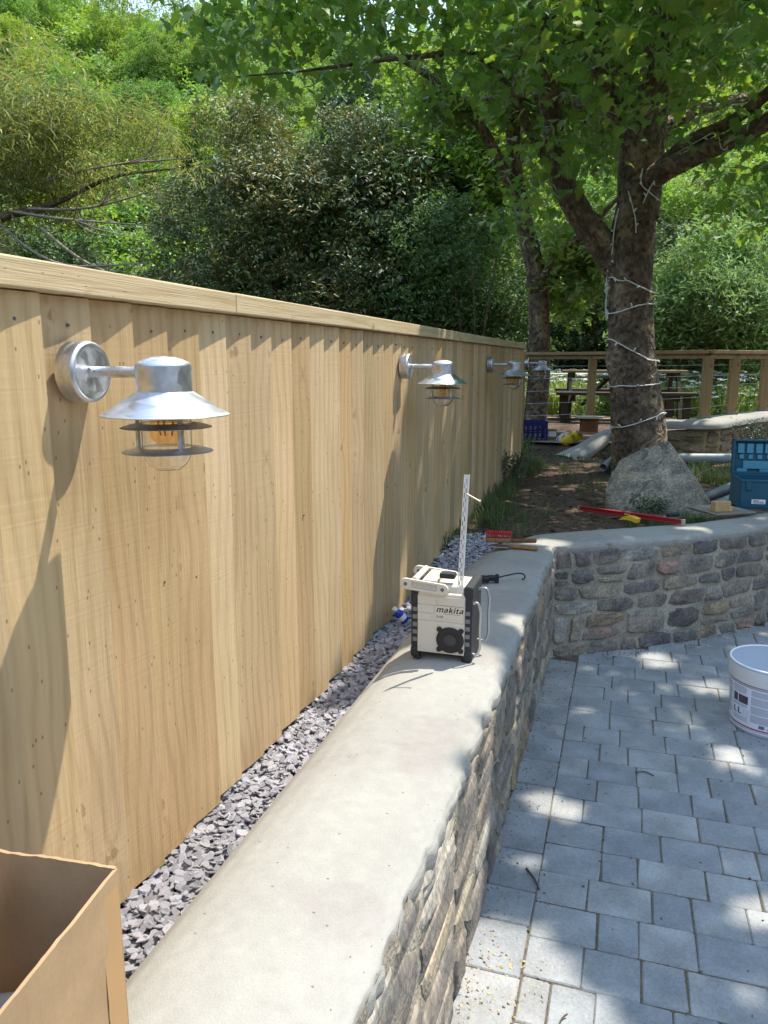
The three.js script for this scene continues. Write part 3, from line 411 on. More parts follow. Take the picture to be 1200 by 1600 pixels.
// ---------------------------------------------------------------- work radio
{
  const t = thing('work_radio', 'white jobsite radio with black bumpers, handle and round speaker on the coping', 'radio', [-0.475, 0.571, -2.046], 0.0); t.scale.set(0.93, 0.88, 0.58);
  const ivory = std(rgb(208, 199, 180), 0.5, { bumpMap: stoneB, bumpScale: 0.0006 }), inner = std(rgb(210, 200, 190), 0.6);
  part('body', G([bx(0.156, 0.205, 0.25, 0, 0.128, -0.128, 0.012, 3), bx(0.17, 0.045, 0.20, 0.008, 0.232, -0.125, 0.014, 3)]), ivory, t);
  for (const s of [-1, 1]) {
    const b = part('bumper', G([bx(0.026, 0.222, 0.245, s * 0.083, 0.125, -0.128, 0.008, 2), bx(0.03, 0.04, 0.25, s * 0.083, 0.022, -0.128, 0.011, 2), bx(0.029, 0.045, 0.25, s * 0.0835, s > 0 ? 0.238 : 0.205, -0.128, 0.011, 2)]), M.rubber, t);
    for (let i = 0; i < 5; i++) part('bumper_slot', bx(0.014, 0.014, 0.004, s * 0.083, 0.066 + i * 0.026, -0.0045, 0.001), std(rgb(120, 118, 112), 0.6), b);
    part('foot', cyl(0.014, 0.014, 0.01, s * 0.078, 0.003, -0.02, 12), M.rubber, t); part('foot', cyl(0.014, 0.014, 0.01, s * 0.078, 0.003, -0.22, 12), M.rubber, t);
  }
  // front panel grooves: thin raised panels leave real gaps
  const pan = [[-0.044, 0.205, 0.060, 0.028], [0.031, 0.205, 0.082, 0.028], [-0.048, 0.175, 0.052, 0.026], [0.027, 0.175, 0.090, 0.026], [-0.052, 0.148, 0.044, 0.022], [0.023, 0.148, 0.098, 0.022]];
  pan.forEach(([x, y, w, h]) => part('front_panel', bx(w, h, 0.004, x, y, -0.0022, 0.0012), ivory, t));
  part('front_panel', bx(0.147, 0.108, 0.004, 0, 0.0805, -0.0022, 0.0012), ivory, t);
  const sp = part('speaker', G([tr(lathe([[0, 0.004], [0.022, 0.004], [0.030, 0.007], [0.0345, 0.009], [0.0405, 0.009], [0.043, 0.006], [0.0435, 0]], 40), 0.030, 0.076, 0, Math.PI / 2)]), M.black, t);
  part('speaker_cone', tr(lathe([[0, 0.007], [0.008, 0.0085], [0.014, 0.006], [0.019, 0.0055]], 24), 0.030, 0.076, 0.001, Math.PI / 2), std(rgb(58, 58, 60), 0.5), sp);
  for (let i = 0; i < 4; i++) { const a = Math.PI / 4 + i * Math.PI / 2; const lug = part('lug', tr(cyl(0.009, 0.008, 0.009, 0, 0, 0, 14), 0.030 + Math.cos(a) * 0.048, 0.076 + Math.sin(a) * 0.048, 0.0035, Math.PI / 2), M.black, sp); }
  // handle: two trussed side arms and a grip bar
  const h = part('handle', G([tr(cyl(0.010, 0.010, 0.235, 0, 0, 0, 16), -0.085, 0.268, -0.118, Math.PI / 2), bx(0.05, 0.014, 0.2, -0.04, 0.262, -0.118, 0.005)]), ivory, t);
  for (const z of [0.006, -0.245]) {
    const s = new THREE.Shape(); s.absarc(-0.058, 0, 0.0165, Math.PI / 2, -Math.PI / 2); s.absarc(0.058, 0, 0.0165, -Math.PI / 2, Math.PI / 2); s.closePath(); const o = new THREE.Path(); o.moveTo(-0.042, 0.0115); o.lineTo(0.042, 0.0115); o.lineTo(0.042, -0.0115); o.lineTo(-0.042, -0.0115); o.closePath(); s.holes.push(o);
    const g = new THREE.ExtrudeGeometry(s, { depth: 0.012, bevelEnabled: true, bevelSize: 0.0015, bevelThickness: 0.0015, bevelSegments: 2 }); const bits = [g, bx(0.086, 0.024, 0.005, 0, 0, 0.003, 0)]; for (let i = 0; i < 8; i++) bits.push(bx(0.0022, 0.025, 0.007, -0.036 + i * 0.0103, 0, 0.008, 0).applyMatrix4(new THREE.Matrix4()).toNonIndexed ? tr(bx(0.0022, 0.026, 0.007, 0, 0, 0, 0), -0.036 + i * 0.0103, 0, 0.008, 0, 0, i % 2 ? 0.42 : -0.42) : null);
    const arm = part('handle_arm', tr(G(bits), -0.052, 0.252, z, 0, 0, -0.09), ivory, h);
    for (const x of [-0.11, 0.006]) part('bolt', tr(cyl(0.0065, 0.006, 0.016, 0, 0, 0, 6), x, x < 0 ? 0.257 : 0.247, z + 0.008, Math.PI / 2), std(rgb(110, 108, 104), 0.5, { metalness: 0.5 }), arm);
  }
  // tubular guards on the right-hand side
  for (const [dz, h0, h1, o] of [[-0.03, 0.03, 0.20, 0.014], [-0.16, 0.05, 0.225, 0.026]]) part('guard_bar', tube([[0.094, h1, dz], [0.094 + o, h1 + 0.004, dz], [0.104 + o, h1 - 0.02, dz], [0.104 + o, (h0 + h1) / 2, dz], [0.104 + o, h0 + 0.02, dz], [0.094 + o, h0 - 0.002, dz], [0.094, h0, dz]], 0.0042, 40, 8), std(rgb(190, 188, 184), 0.35, { metalness: 0.7 }), t);
  part('battery', bx(0.048, 0.018, 0.05, 0.012, 0.283, -0.06, 0.004), M.rubber, t);
  // lettering
  const cv = document.createElement('canvas'); cv.width = 512; cv.height = 256; const x = cv.getContext('2d'); x.fillStyle = '#d0c7b4'; x.fillRect(0, 0, 512, 256); x.fillStyle = '#161616'; x.font = 'italic bold 150px sans-serif'; x.fillText('makita', 8, 128, 500); x.fillRect(150, 150, 300, 6); x.font = 'bold 58px serif'; x.fillText('DAB', 20, 236, 150);
  const lt = new THREE.CanvasTexture(cv); lt.colorSpace = THREE.SRGBColorSpace;
  const lg = new THREE.PlaneGeometry(0.088, 0.044); const lm = part('lettering', lg, std(0xffffff, 0.5, { map: lt }), t); lm.position.set(0.0265, 0.1675, 0.0012);
}
{ // perforated metal strip standing against the radio, with a screw through it
  const t = thing('perforated_strip', 'upright white perforated steel angle bead leaning on the radio', 'metal strip', [-0.424, 0.785, -2.022], 0); t.rotation.z = -0.035; t.rotation.x = -0.02;
  const strip = (w, h) => { const s = new THREE.Shape(); s.moveTo(0, 0); s.lineTo(w, 0); s.lineTo(w, h); s.lineTo(0, h); s.closePath(); for (let y = 0.012; y < h - 0.02; y += 0.026) for (const [o, x] of [[0, 0.32], [0.013, 0.70]]) { const p = new THREE.Path(), c = w * x, q = w * 0.10; p.moveTo(c - q, y + o); p.lineTo(c + q, y + o); p.lineTo(c + q, y + o + 0.014); p.lineTo(c - q, y + o + 0.014); p.closePath(); if (y + o + 0.014 < h - 0.004) s.holes.push(p); } return new THREE.ExtrudeGeometry(s, { depth: 0.0012, bevelEnabled: false }); };
  part('angle_leg', strip(0.012, 0.335), std(rgb(220, 220, 214), 0.45, { metalness: 0.3 }), t); part('angle_leg', strip(0.012, 0.335).rotateY(Math.PI / 2).translate(0.0125, 0, 0.0), std(rgb(220, 220, 214), 0.45, { metalness: 0.3 }), t);
  const s = part('screw', G([tube([[0.006, 0.285, 0.0], [0.05, 0.268, 0.012]], 0.0022, 4, 8), tr(cyl(0.005, 0.004, 0.003, 0, 0, 0, 10), 0.05, 0.268, 0.012, 0, 0, Math.PI / 2 - 0.35)]), std(rgb(214, 200, 170), 0.4, { metalness: 0.5 }), t);
}

// ---------------------------------------------------------------- small things on the coping
const copY = 0.573;
{
  const t = thing('hand_brush', 'hand brush with wooden stock and red bristles on the coping corner', 'brush', [-0.50, copY + 0.004, -3.52], 0.12);
  const wood = std(rgb(176, 136, 100), 0.7, { map: plankC });
  part('stock', bx(0.12, 0.022, 0.045, -0.045, 0.022, 0, 0.008, 2), wood, t);
  part('handle', tr(G([bx(0.12, 0.018, 0.026, 0.06, 0, 0, 0.008, 2)]), 0.012, 0.02, 0.0, 0, 0, 0.03), std(rgb(150, 104, 74), 0.7, { map: plankC }), t);
  const b = []; for (let i = 0; i < 14; i++) for (let j = 0; j < 4; j++) b.push(tr(new THREE.ConeGeometry(0.005, 0.03, 5), -0.1 + i * 0.0085, 0.046, -0.015 + j * 0.01, rr(-0.2, 0.2) + Math.PI, 0, rr(-0.25, 0.25)));
  part('bristles', G(b), std(rgb(196, 44, 58), 0.8), t);
  const u = thing('wood_scraper', 'flat wooden-handled scraper lying under the red brush', 'scraper', [-0.47, copY, -3.47], -0.1);
  part('handle', bx(0.13, 0.014, 0.024, 0.05, 0.008, -0.002, 0.006, 2), std(rgb(190, 150, 96), 0.7, { map: plankC }), u); part('blade', bx(0.09, 0.003, 0.05, -0.06, 0.005, 0, 0.001), M.steel, u);
}
{
  const t = thing('hook_tool', 'black tool with long curved wire hook lying on the coping beyond the radio', 'tool', [-0.50, copY, -2.86], 0.15);
  part('grip', G([bx(0.055, 0.026, 0.032, 0.0, 0.016, -0.01, 0.01, 2), bx(0.04, 0.022, 0.024, 0.035, 0.018, -0.02, 0.008, 2), bx(0.016, 0.03, 0.03, 0.055, 0.016, -0.024, 0.004)]), M.black, t);
  part('hook', tube([[0.05, 0.018, -0.022], [0.10, 0.026, -0.045], [0.14, 0.030, -0.062], [0.16, 0.024, -0.066], [0.163, 0.012, -0.062], [0.152, 0.007, -0.056]], 0.003, 26, 7), M.black, t);
}
{
  const t = thing('plastic_bottle', 'small blue bottle with white cap lying in the slate beside the radio', 'bottle', [-0.845, 0.345, -2.98], 0.6); t.rotation.z = 0.7; t.scale.setScalar(0.72);
  part('bottle', lathe([[0, 0], [0.024, 0], [0.026, 0.004], [0.026, 0.07], [0.014, 0.085], [0.013, 0.09], [0, 0.09]], 20), std(rgb(40, 66, 168), 0.35), t); part('cap', lathe([[0, 0.112], [0.013, 0.112], [0.015, 0.108], [0.015, 0.088], [0, 0.088]], 16), M.white, t); part('label_band', lathe([[0.0265, 0.02], [0.0265, 0.05]], 20), M.white, t);
}
{
  const mk = (label, a, b, w) => { const d = V(...b).sub(V(...a)), L = d.length(), t = thing('spirit_level', label, 'spirit level', a, Math.atan2(-d.z, d.x), 'red levels on the coping'); t.rotation.order = 'YZX'; t.rotation.z = Math.asin(d.y / L);
    const red = std(rgb(158, 36, 42), 0.5); part('beam', G([bx(L, 0.006, w, L / 2, 0.023, 0, 0.001), bx(L, 0.006, w, L / 2, 0.003, 0, 0.001), bx(L, 0.016, w * 0.4, L / 2, 0.013, 0, 0)]), red, t); for (const x of [0.004, L - 0.004]) part('end_cap', bx(0.012, 0.028, w + 0.003, x, 0.013, 0, 0.002), std(rgb(150, 140, 136), 0.6), t); part('vial', bx(0.04, 0.014, w * 0.7, L * 0.5, 0.0165, 0, 0.003), std(rgb(206, 220, 90), 0.3), t); };
  mk('long red spirit level resting across the coping and the soil', [-0.245, 0.548, -4.66], [0.315, 0.581, -4.23], 0.022);
  mk('shorter red straight edge tucked behind the long red spirit level', [-0.20, 0.540, -4.665], [0.225, 0.575, -4.335], 0.016);
}
{
  const t = thing('plastic_spreader', 'small yellow plastic spreader lying under the red level', 'spreader', [0.05, copY, -4.30], -0.6); const s = new THREE.Shape(); s.moveTo(-0.05, 0); s.quadraticCurveTo(-0.01, 0.045, 0.06, 0.02); s.lineTo(0.055, 0.0); s.quadraticCurveTo(0, 0.016, -0.05, 0);
  part('blade', new THREE.ExtrudeGeometry(s, { depth: 0.035, bevelEnabled: true, bevelSize: 0.001, bevelThickness: 0.001 }), std(rgb(226, 178, 40), 0.5), t);
  const k = thing('black_bar', 'black handled bar lying on soil at the coping edge by the boulder', 'bar', [0.17, 0.548, -4.53], 0.55); part('shaft', tr(cyl(0.008, 0.008, 0.1, 0, 0, 0, 10), 0.05, 0.012, 0, 0, 0, Math.PI / 2), M.black, k); part('grip', tr(cyl(0.013, 0.012, 0.07, 0, 0, 0, 12), 0.13, 0.014, 0, 0, 0, Math.PI / 2), M.rubber, k);
}
{
  const t = thing('plaster_hawk', 'white square mortar board lying flat on the coping with timber block on it', 'board', [0.54, copY + 0.003, -4.70], 0.62); part('board', G([bx(0.26, 0.008, 0.26, 0, 0.012, 0, 0.002), bx(0.235, 0.008, 0.235, 0, 0.004, 0, 0.002)]), std(rgb(216, 212, 206), 0.6, { map: mortC }), t);
  const b = thing('timber_block', 'grooved pale timber block standing on the white mortar board', 'wood block', [0.535, copY + 0.0205, -4.625], 0.45), wd = std(rgb(236, 214, 184), 0.8, { map: plankC });
  part('base', bx(0.105, 0.03, 0.05, 0, 0.015, 0, 0.002), wd, b); for (const z of [-0.017, 0.0, 0.017]) part('ridge', bx(z === 0 ? 0.105 : 0.075, 0.026, 0.013, z === 0 ? 0 : -0.015, 0.043, z, 0.002), wd, b);
}
{
  const t = thing('tool_case', 'open teal plastic tool case with white sticker standing on the coping end', 'tool case', [0.80, 0.576, -4.98], 0.10); const teal = std(rgb(20, 80, 98), 0.45), tealL = std(rgb(74, 138, 158), 0.5);
  part('shell', G([bx(0.36, 0.012, 0.27, 0.02, 0.007, 0, 0.004), bx(0.36, 0.165, 0.012, 0.02, 0.09, 0.13, 0.005, 2), bx(0.36, 0.165, 0.012, 0.02, 0.09, -0.13, 0.005, 2), bx(0.012, 0.165, 0.25, -0.155, 0.09, 0, 0.005, 2), bx(0.012, 0.165, 0.25, 0.195, 0.09, 0, 0.005, 2), bx(0.37, 0.014, 0.016, 0.02, 0.166, 0.134, 0.004), bx(0.016, 0.014, 0.27, -0.158, 0.166, 0, 0.004)]), teal, t);
  part('tray', bx(0.33, 0.01, 0.24, 0.02, 0.11, 0, 0.003), teal, t);
  for (const x of [-0.12, 0.14]) part('latch', bx(0.03, 0.05, 0.012, x, 0.135, 0.142, 0.004), teal, t);
  const st = part('sticker', bx(0.075, 0.026, 0.001, -0.06, 0.045, 0.1370, 0), M.white, t); for (let i = 0; i < 3; i++) part('print_line', bx(i ? 0.06 : 0.03, 0.003, 0.0006, i ? -0.06 : -0.075, 0.052 - i * 0.007, 0.1380, 0), M.black, st);
  const lid = part('lid', tr(G([bx(0.36, 0.21, 0.012, 0, 0.105, -0.03, 0.005, 2), bx(0.36, 0.014, 0.04, 0, 0.203, -0.012, 0.004), bx(0.014, 0.21, 0.04, -0.173, 0.105, -0.012, 0.004), bx(0.014, 0.21, 0.04, 0.173, 0.105, -0.012, 0.004), bx(0.36, 0.014, 0.03, 0, 0.007, -0.016, 0.004)]), 0.02, 0.172, -0.125, -0.12), teal, t);
  const pad = (w, h, x, y, z = -0.016) => part('lid_cell', tr(bx(w, h, 0.012, x, y, z, 0.003), 0.02, 0.172, -0.125, -0.12), tealL, lid);
  for (let i = 0; i < 5; i++) { pad(0.038, 0.06, -0.13 + i * 0.052, 0.155); pad(0.026, 0.028, -0.125 + i * 0.052, 0.104); } pad(0.15, 0.05, -0.04, 0.055); pad(0.09, 0.04, 0.11, 0.05); pad(0.06, 0.02, -0.12, 0.022); pad(0.1, 0.016, 0.03, 0.021);
}
{ // bucket
  const t = thing('plastic_bucket', 'white plastic bucket with printed red and grey label on the paving', 'bucket', [0.605, 0.002, -3.165]);
  part('tub', lathe([[0, 0.004], [0.138, 0.0], [0.142, 0.006], [0.156, 0.262], [0.1615, 0.264], [0.1625, 0.270], [0.1600, 0.273], [0.1535, 0.272], [0.1385, 0.010], [0, 0.008]], 72), std(rgb(192, 197, 202), 0.4), t);
  part('rim', new THREE.TorusGeometry(0.1583, 0.0042, 10, 72).rotateX(Math.PI / 2).translate(0, 0.2722, 0), std(rgb(240, 240, 238), 0.4), t);
  part('rim_band', lathe([[0.1575, 0.205], [0.1605, 0.207], [0.1632, 0.262], [0.1608, 0.266]], 72), std(rgb(226, 222, 214), 0.45), t);
  const cv = document.createElement('canvas'); cv.width = 2048; cv.height = 512; const x = cv.getContext('2d'); x.fillStyle = '#e6e6ea'; x.fillRect(0, 0, 2048, 512);
  for (let k = 0; k < 4; k++) { const o = k * 512; x.fillStyle = '#a0303c'; x.fillRect(o, 8, 512, 7); x.fillRect(o, 462, 512, 16); x.fillRect(o, 488, 512, 5); x.fillStyle = '#8d9199';
    for (let i = 0; i < 7; i++) x.fillRect(o + 14, 34 + i * 11, 130 + ((i * 37) % 20), 5); for (let i = 0; i < 34; i++) if (i % 9 !== 6) x.fillRect(o + 196, 36 + i * 11, 270 + ((i * 53) % 40), 6);
    x.fillStyle = '#4c4450'; x.fillRect(o + 14, 128, 50, 92); x.fillRect(o + 74, 128, 96, 92); x.fillStyle = '#6a4a52'; x.fillRect(o + 84, 140, 40, 60); x.fillStyle = '#8d9199'; for (let i = 0; i < 3; i++) x.fillRect(o + 14, 232 + i * 11, 150, 5);
    x.fillStyle = '#2c2c34'; x.font = 'bold 96px sans-serif'; x.fillText('L', o + 10, 352); x.fillText('L', o + 64, 352); x.strokeStyle = '#8d9199'; x.lineWidth = 2; for (let i = 0; i < 6; i++) x.strokeRect(o + 128, 282 + i * 13, 52, 13); x.fillStyle = '#8d9199'; for (let i = 0; i < 4; i++) x.fillRect(o + 14, 372 + i * 14, 160, 5);
    x.fillStyle = '#e6e6ea'; x.fillRect(o + 186, 400, 310, 52); x.strokeStyle = '#3a3a40'; x.lineWidth = 6; x.beginPath(); for (let i = 0; i <= 3; i++) { const a = -Math.PI / 2 + i * 2.094; const X = o + 360 + 20 * Math.cos(a), Y = 432 + 20 * Math.sin(a); i ? x.lineTo(X, Y) : x.moveTo(X, Y); } x.stroke(); x.fillStyle = '#6b7078'; x.fillRect(o + 270, 408, 46, 38); }
  const ct = new THREE.CanvasTexture(cv); ct.colorSpace = THREE.SRGBColorSpace; ct.wrapS = THREE.RepeatWrapping;
  const lab = new THREE.CylinderGeometry(0.1552, 0.1442, 0.185, 72, 1, true); lab.translate(0, 0.106, 0); lab.rotateY(1.9); part('label', lab, std(0xffffff, 0.45, { map: ct }), t);
  part('bail_handle', tube([[0.163, 0.22, 0], [0.168, 0.15, 0.05], [0.15, 0.11, 0.1], [0.1, 0.10, 0.15], [0.03, 0.12, 0.172]], 0.0025, 24, 6), M.steel, t);
}
{ // cardboard box
  const t = thing('cardboard_box', 'open torn brown cardboard box with clutter inside, beside the fence', 'box', [-0.715, 0.574, -0.52], 0.06); const w = 0.31, d = 0.36, h = 0.228, k = 0.0045;
  const wavy = (g, s, amp) => { const p = g.attributes.position; for (let i = 0; i < p.count; i++) { const x = p.getX(i), y = p.getY(i), z = p.getZ(i); const e = y / h; p.setXYZ(i, x + amp * e * noise(z * 9 + s, y * 6), y * (1 - (Math.abs(x) > 0.14 ? 0.13 * clamp((z + d / 2) / d, 0, 1) : 0)) + (e > 0.9 ? 0.006 * 0.35 * noise((x + z) * 22, s) + 0.001 * noise((x + z) * 90, s) : 0), z + amp * e * noise(x * 9 + s, y * 6, 4)); } g.computeVertexNormals(); return g; };
  const panel = (W, H, D, x, y, z, s) => boxUV(wavy(new THREE.BoxGeometry(W, H, D, W > 0.02 ? 44 : 1, 24, D > 0.02 ? 44 : 1).translate(x, y, z), s, 0.004));
  part('base', bx(w, k, d, 0, k / 2, 0, 0), M.card, t); part('side_panel', panel(k, h, d, w / 2, h / 2 + 0.003, 0, 1), M.card, t); part('side_panel', panel(k, h, d, -w / 2, h / 2 + 0.003, 0, 2), M.card, t); part('back_panel', panel(w - k, h, k, 0, h / 2 + 0.003, -d / 2 + 0.002, 3), M.card, t); part('front_panel', panel(w - k, h * 0.8, k, 0, h * 0.4 + 0.003, d / 2 - 0.002, 4), M.card, t);
  part('flap', tr(bx(0.0045, 0.15, 0.14, 0, 0, 0, 0.001), -0.01, 0.165, -0.08, 0.15, 0.2, -0.45), M.card, t);
  part('tape', boxUV(gridGeo(10, 2, (u, v) => [w / 2 + 0.0032 + 0.0006 * noise(u * 9, v * 4), h * 0.93 - u * 0.2, -d / 2 + 0.004 + 0.035 * v])), std(rgb(178, 138, 88), 0.35), t);
  const c1 = thing('wrapped_tool', 'grey tool in clear wrapping lying inside the cardboard box', 'tool', [-0.70, 0.584, -0.53], 0.5); part('body', bx(0.19, 0.10, 0.14, 0, 0.05, 0, 0.02, 3), std(rgb(60, 60, 64), 0.5), c1); part('wrap', bx(0.08, 0.016, 0.09, 0.02, 0.107, 0.03, 0.006), std(rgb(220, 222, 226), 0.2), c1);
}
// boulder
{
  const g = new THREE.IcosahedronGeometry(1, 14), p = g.attributes.position, v = V(0, 0, 0); const cuts = [[V(0.75, 0.62, 0.2), 0.60], [V(-0.72, 0.60, 0.35), 0.66], [V(0.1, 0.45, 0.9), 0.62], [V(0.95, 0.1, 0.3), 0.86], [V(-0.2, 0.9, -0.3), 0.84], [V(-0.4, 0.2, 0.9), 0.70]].map(([n, d]) => [n.normalize(), d]);
  for (let i = 0; i < p.count; i++) { v.fromBufferAttribute(p, i); for (const [n, d] of cuts) { const k = v.dot(n); if (k > d) v.addScaledVector(n, (d - k) * 0.93); } const f = 1 + 0.06 * fbm(v.x * 2.2 + 3, v.y * 2.2 + v.z * 1.7, v.z * 2, 4) + 0.025 * fbm(v.x * 9, v.y * 9, v.z * 9, 3); v.multiplyScalar(f); p.setXYZ(i, v.x * 0.375, v.y * 0.42, v.z * 0.32); }
  g.computeVertexNormals(); const gg = boxUV(toCreasedNormals(g, 0.5)); const m = solo('boulder', gg, std(rgb(206, 193, 168), 0.92, { map: stoneC, bumpMap: stoneB, bumpScale: 0.02 }), 'large rough grey-brown boulder standing on the soil before the tree', 'boulder'); m.position.set(0.255, 0.515, -5.42); m.rotation.y = 0.35;
}
// pipes on the soil
{
  const pipe = (label, a, b, r, c) => { const d = V(...b).sub(V(...a)), L = d.length(); const t = thing('plastic_pipe', label, 'pipe', a, 0, 'pipes on the garden soil'); t.quaternion.setFromUnitVectors(V(0, 1, 0), d.normalize()); part('tube', lathe([[r, 0], [r, L], [r * 0.88, L], [r * 0.88, 0], [r, 0]], 28), std(rgb(...c), 0.45), t); part('collar', lathe([[r, L * 0.93], [r * 1.08, L * 0.94], [r * 1.08, L * 1.004], [r, L * 1.005]], 28), std(rgb(...c), 0.5), t); };
  pipe('thick pale grey pipe lying along the foot of the buff stone wall', [1.3, 0.55, -7.70], [0.20, 0.53, -7.62], 0.045, [150, 156, 156]);
  pipe('dark grey drain pipe sloping down beside the teal tool case', [0.93, 0.58, -6.2], [0.50, 0.50, -5.52], 0.036, [74, 80, 80]);
  pipe('grey green drain pipe lying lower against the dark one', [1.0, 0.54, -6.15], [0.56, 0.465, -5.42], 0.036, [104, 112, 104]);
  pipe('short pale pipe offcut leaning behind the tree trunk foot', [-0.18, 0.50, -7.0], [-0.02, 0.60, -7.45], 0.035, [150, 160, 156]);
}
console.log('objects done', performance.now() | 0);

// ---------------------------------------------------------------- railing and picnic area
{
  const t = thing('timber_railing', 'timber post and rail balustrade with steel wires on the low wall', 'railing'); const ps = [[-2.4, -10.0, 0.5], [-0.41, -9.15, 0.68], [0.14, -8.55, 0.76], [0.705, -8.04, 0.85], [0.985, -8.42, 0.87], [1.34, -8.9, 0.88], [2.1, -9.9, 0.88]];
  ps.forEach(([x, z, y]) => { const a = Math.atan2(0.5, 0.6); const p = part('post', bx(0.086, 1.475 - y, 0.086, 0, (1.475 + y) / 2, 0, 0.005), M.rail, t); p.position.set(x, 0, z); p.rotation.y = 0.2; if (y > 0.6) { const q = part('post_shoe', bx(0.106, 0.075, 0.106, 0, y + 0.03, 0, 0.004), std(rgb(216, 214, 208), 0.9, { map: mortC }), p); } });
  for (let i = 0; i < ps.length - 1; i++) { const a = V(ps[i][0], 0, ps[i][1]), b = V(ps[i + 1][0], 0, ps[i + 1][1]), d = b.clone().sub(a), L = d.length(); const m = part('handrail', G([bx(L + 0.04, 0.035, 0.125, L / 2, 1.512, 0, 0.004), bx(L - 0.02, 0.045, 0.05, L / 2, 1.47, 0.0, 0.003)]), M.rail, t); m.position.copy(a); m.rotation.y = Math.atan2(-d.z, d.x);
    for (let k = 0; k < 5; k++) { const w0 = lerp(ps[i][2] + 0.09, 1.44, (k + 0.5) / 5), w1 = lerp(ps[i + 1][2] + 0.09, 1.44, (k + 0.5) / 5); part('wire', tube([[a.x, w0, a.z], [(a.x + b.x) / 2, (w0 + w1) / 2 - 0.004, (a.z + b.z) / 2], [b.x, w1, b.z]], 0.0019, 3, 5), M.steel, t); } }
}
{
  const t = thing('picnic_table', 'weathered dark wooden picnic table with benches behind the railing', 'picnic table', [-0.12, 0.535, -12.45], 0.10); const L = 1.95;
  for (let i = 0; i < 5; i++) part('top_plank', bx(L * 0.92, 0.04, 0.14, 0, 0.74, -0.30 + i * 0.15, 0.006), i === 4 ? M.rail : M.darkWood, t);
  for (const s of [-1, 1]) { for (let i = 0; i < 2; i++) part('bench_plank', bx(L, 0.045, 0.135, 0, 0.43, s * (0.68 + i * 0.145), 0.006), M.darkWood, t); }
  for (const x of [-0.72, 0.72]) { part('cross_beam', bx(0.045, 0.09, 1.6, x, 0.365, 0, 0.004), M.darkWood, t); part('top_beam', bx(0.045, 0.08, 0.72, x, 0.68, 0, 0.004), M.darkWood, t); for (const s of [-1, 1]) part('leg', tr(bx(0.05, 0.88, 0.10, 0, 0, 0, 0.004), x + 0.05 * Math.sign(x), 0.36, s * 0.50, s * -0.52), M.darkWood, t); }
  for (const s of [-1, 1]) { for (const x of [-0.85, 0.85]) part('leg', bx(0.10, 0.40, 0.07, x, 0.2, s * 0.73, 0.004), M.darkWood, t); part('brace', tr(bx(0.05, 0.62, 0.05, 0, 0, 0, 0.003), s * 0.36, 0.45, 0, 0, 0, s * 0.75), M.darkWood, t); }
}
{
  const s = thing('cable_drum', 'small wooden cable drum standing at the foot of a railing post', 'cable drum', [-0.40, 0.70, -8.80]); part('core', cyl(0.10, 0.10, 0.15, 0, 0.09, 0, 24), std(rgb(150, 108, 80), 0.8, { map: plankC }), s); part('flange', cyl(0.15, 0.15, 0.018, 0, 0.174, 0, 32), std(rgb(186, 170, 146), 0.8), s); part('flange', cyl(0.13, 0.13, 0.018, 0, 0.009, 0, 32), std(rgb(150, 120, 96), 0.8), s);
  s.position.y = 0.645;
}
{
  const t = thing('blue_crate', 'dark blue plastic crate on the soil behind the fence end', 'crate', [-1.06, 0.50, -9.0], 0.25), bl = std(rgb(24, 34, 104), 0.45), g = []; const w = 0.34, h = 0.25, d = 0.28;
  part('base', bx(w, 0.012, d, 0, 0.008, 0, 0.003), bl, t); for (const [x, z, W, D] of [[0, d / 2, w, 0.014], [0, -d / 2, w, 0.014], [w / 2, 0, 0.014, d], [-w / 2, 0, 0.014, d]]) { const q = [bx(W, 0.05, D, x, 0.225, z, 0.004), bx(W, 0.04, D, x, 0.03, z, 0.004), bx(W, 0.018, D * 0.8, x, 0.125, z, 0.003)]; const n = 6; for (let i = 0; i <= n; i++) { const o = (i / n - 0.5); q.push(W > D ? bx(0.016, 0.2, D * 0.9, x + o * (w - 0.016), 0.125, z, 0.003) : bx(D > W ? W * 0.9 : 0.016, 0.2, 0.016, x, 0.125, z + o * (d - 0.016), 0.003)); } part('side', G(q), bl, t); }
}
{
  const t = thing('small_carton', 'small brown carton with white label on the soil by the blue crate', 'carton', [-0.83, 0.487, -9.03], 0.2); part('carton', bx(0.13, 0.17, 0.1, 0, 0.085, 0, 0.003), std(rgb(150, 118, 84), 0.9), t); part('label', bx(0.09, 0.06, 0.001, 0.01, 0.12, 0.0506, 0), M.white, t);
  const u = thing('tissue_roll', 'white and blue paper roll lying on the soil by the carton', 'roll', [-0.69, 0.55, -8.95], 0.4); part('roll', tr(lathe([[0.02, -0.06], [0.06, -0.06], [0.06, 0.06], [0.02, 0.06], [0.02, -0.06]], 28), 0, 0, 0, Math.PI / 2 - 0.3, 0, 0), M.white, u); part('wrapper', tr(lathe([[0.061, -0.02], [0.061, 0.03]], 28), 0, 0, 0, Math.PI / 2 - 0.3, 0, 0), std(rgb(120, 150, 200), 0.5), u);
  const y = thing('yellow_sack', 'crumpled yellow plastic bag leaning on the white coping slope', 'bag', [-0.58, 0.575, -8.85], 0.45); const g = new RoundedBoxGeometry(0.26, 0.1, 0.12, 6, 0.045); const p = g.attributes.position; for (let i = 0; i < p.count; i++) { const k = 1 + 0.12 * noise(p.getX(i) * 18, p.getY(i) * 18, p.getZ(i) * 18); p.setXYZ(i, p.getX(i) * k, p.getY(i) * k, p.getZ(i) * k); } g.computeVertexNormals(); part('bag', tr(g, 0, 0, 0, 0, 0, 0.4), std(rgb(222, 192, 44), 0.5), y); part('band', tr(bx(0.05, 0.108, 0.126, 0, 0, 0, 0.02, 2), 0, 0, 0, 0, 0, 0.4), std(rgb(170, 146, 40), 0.5), y);
}
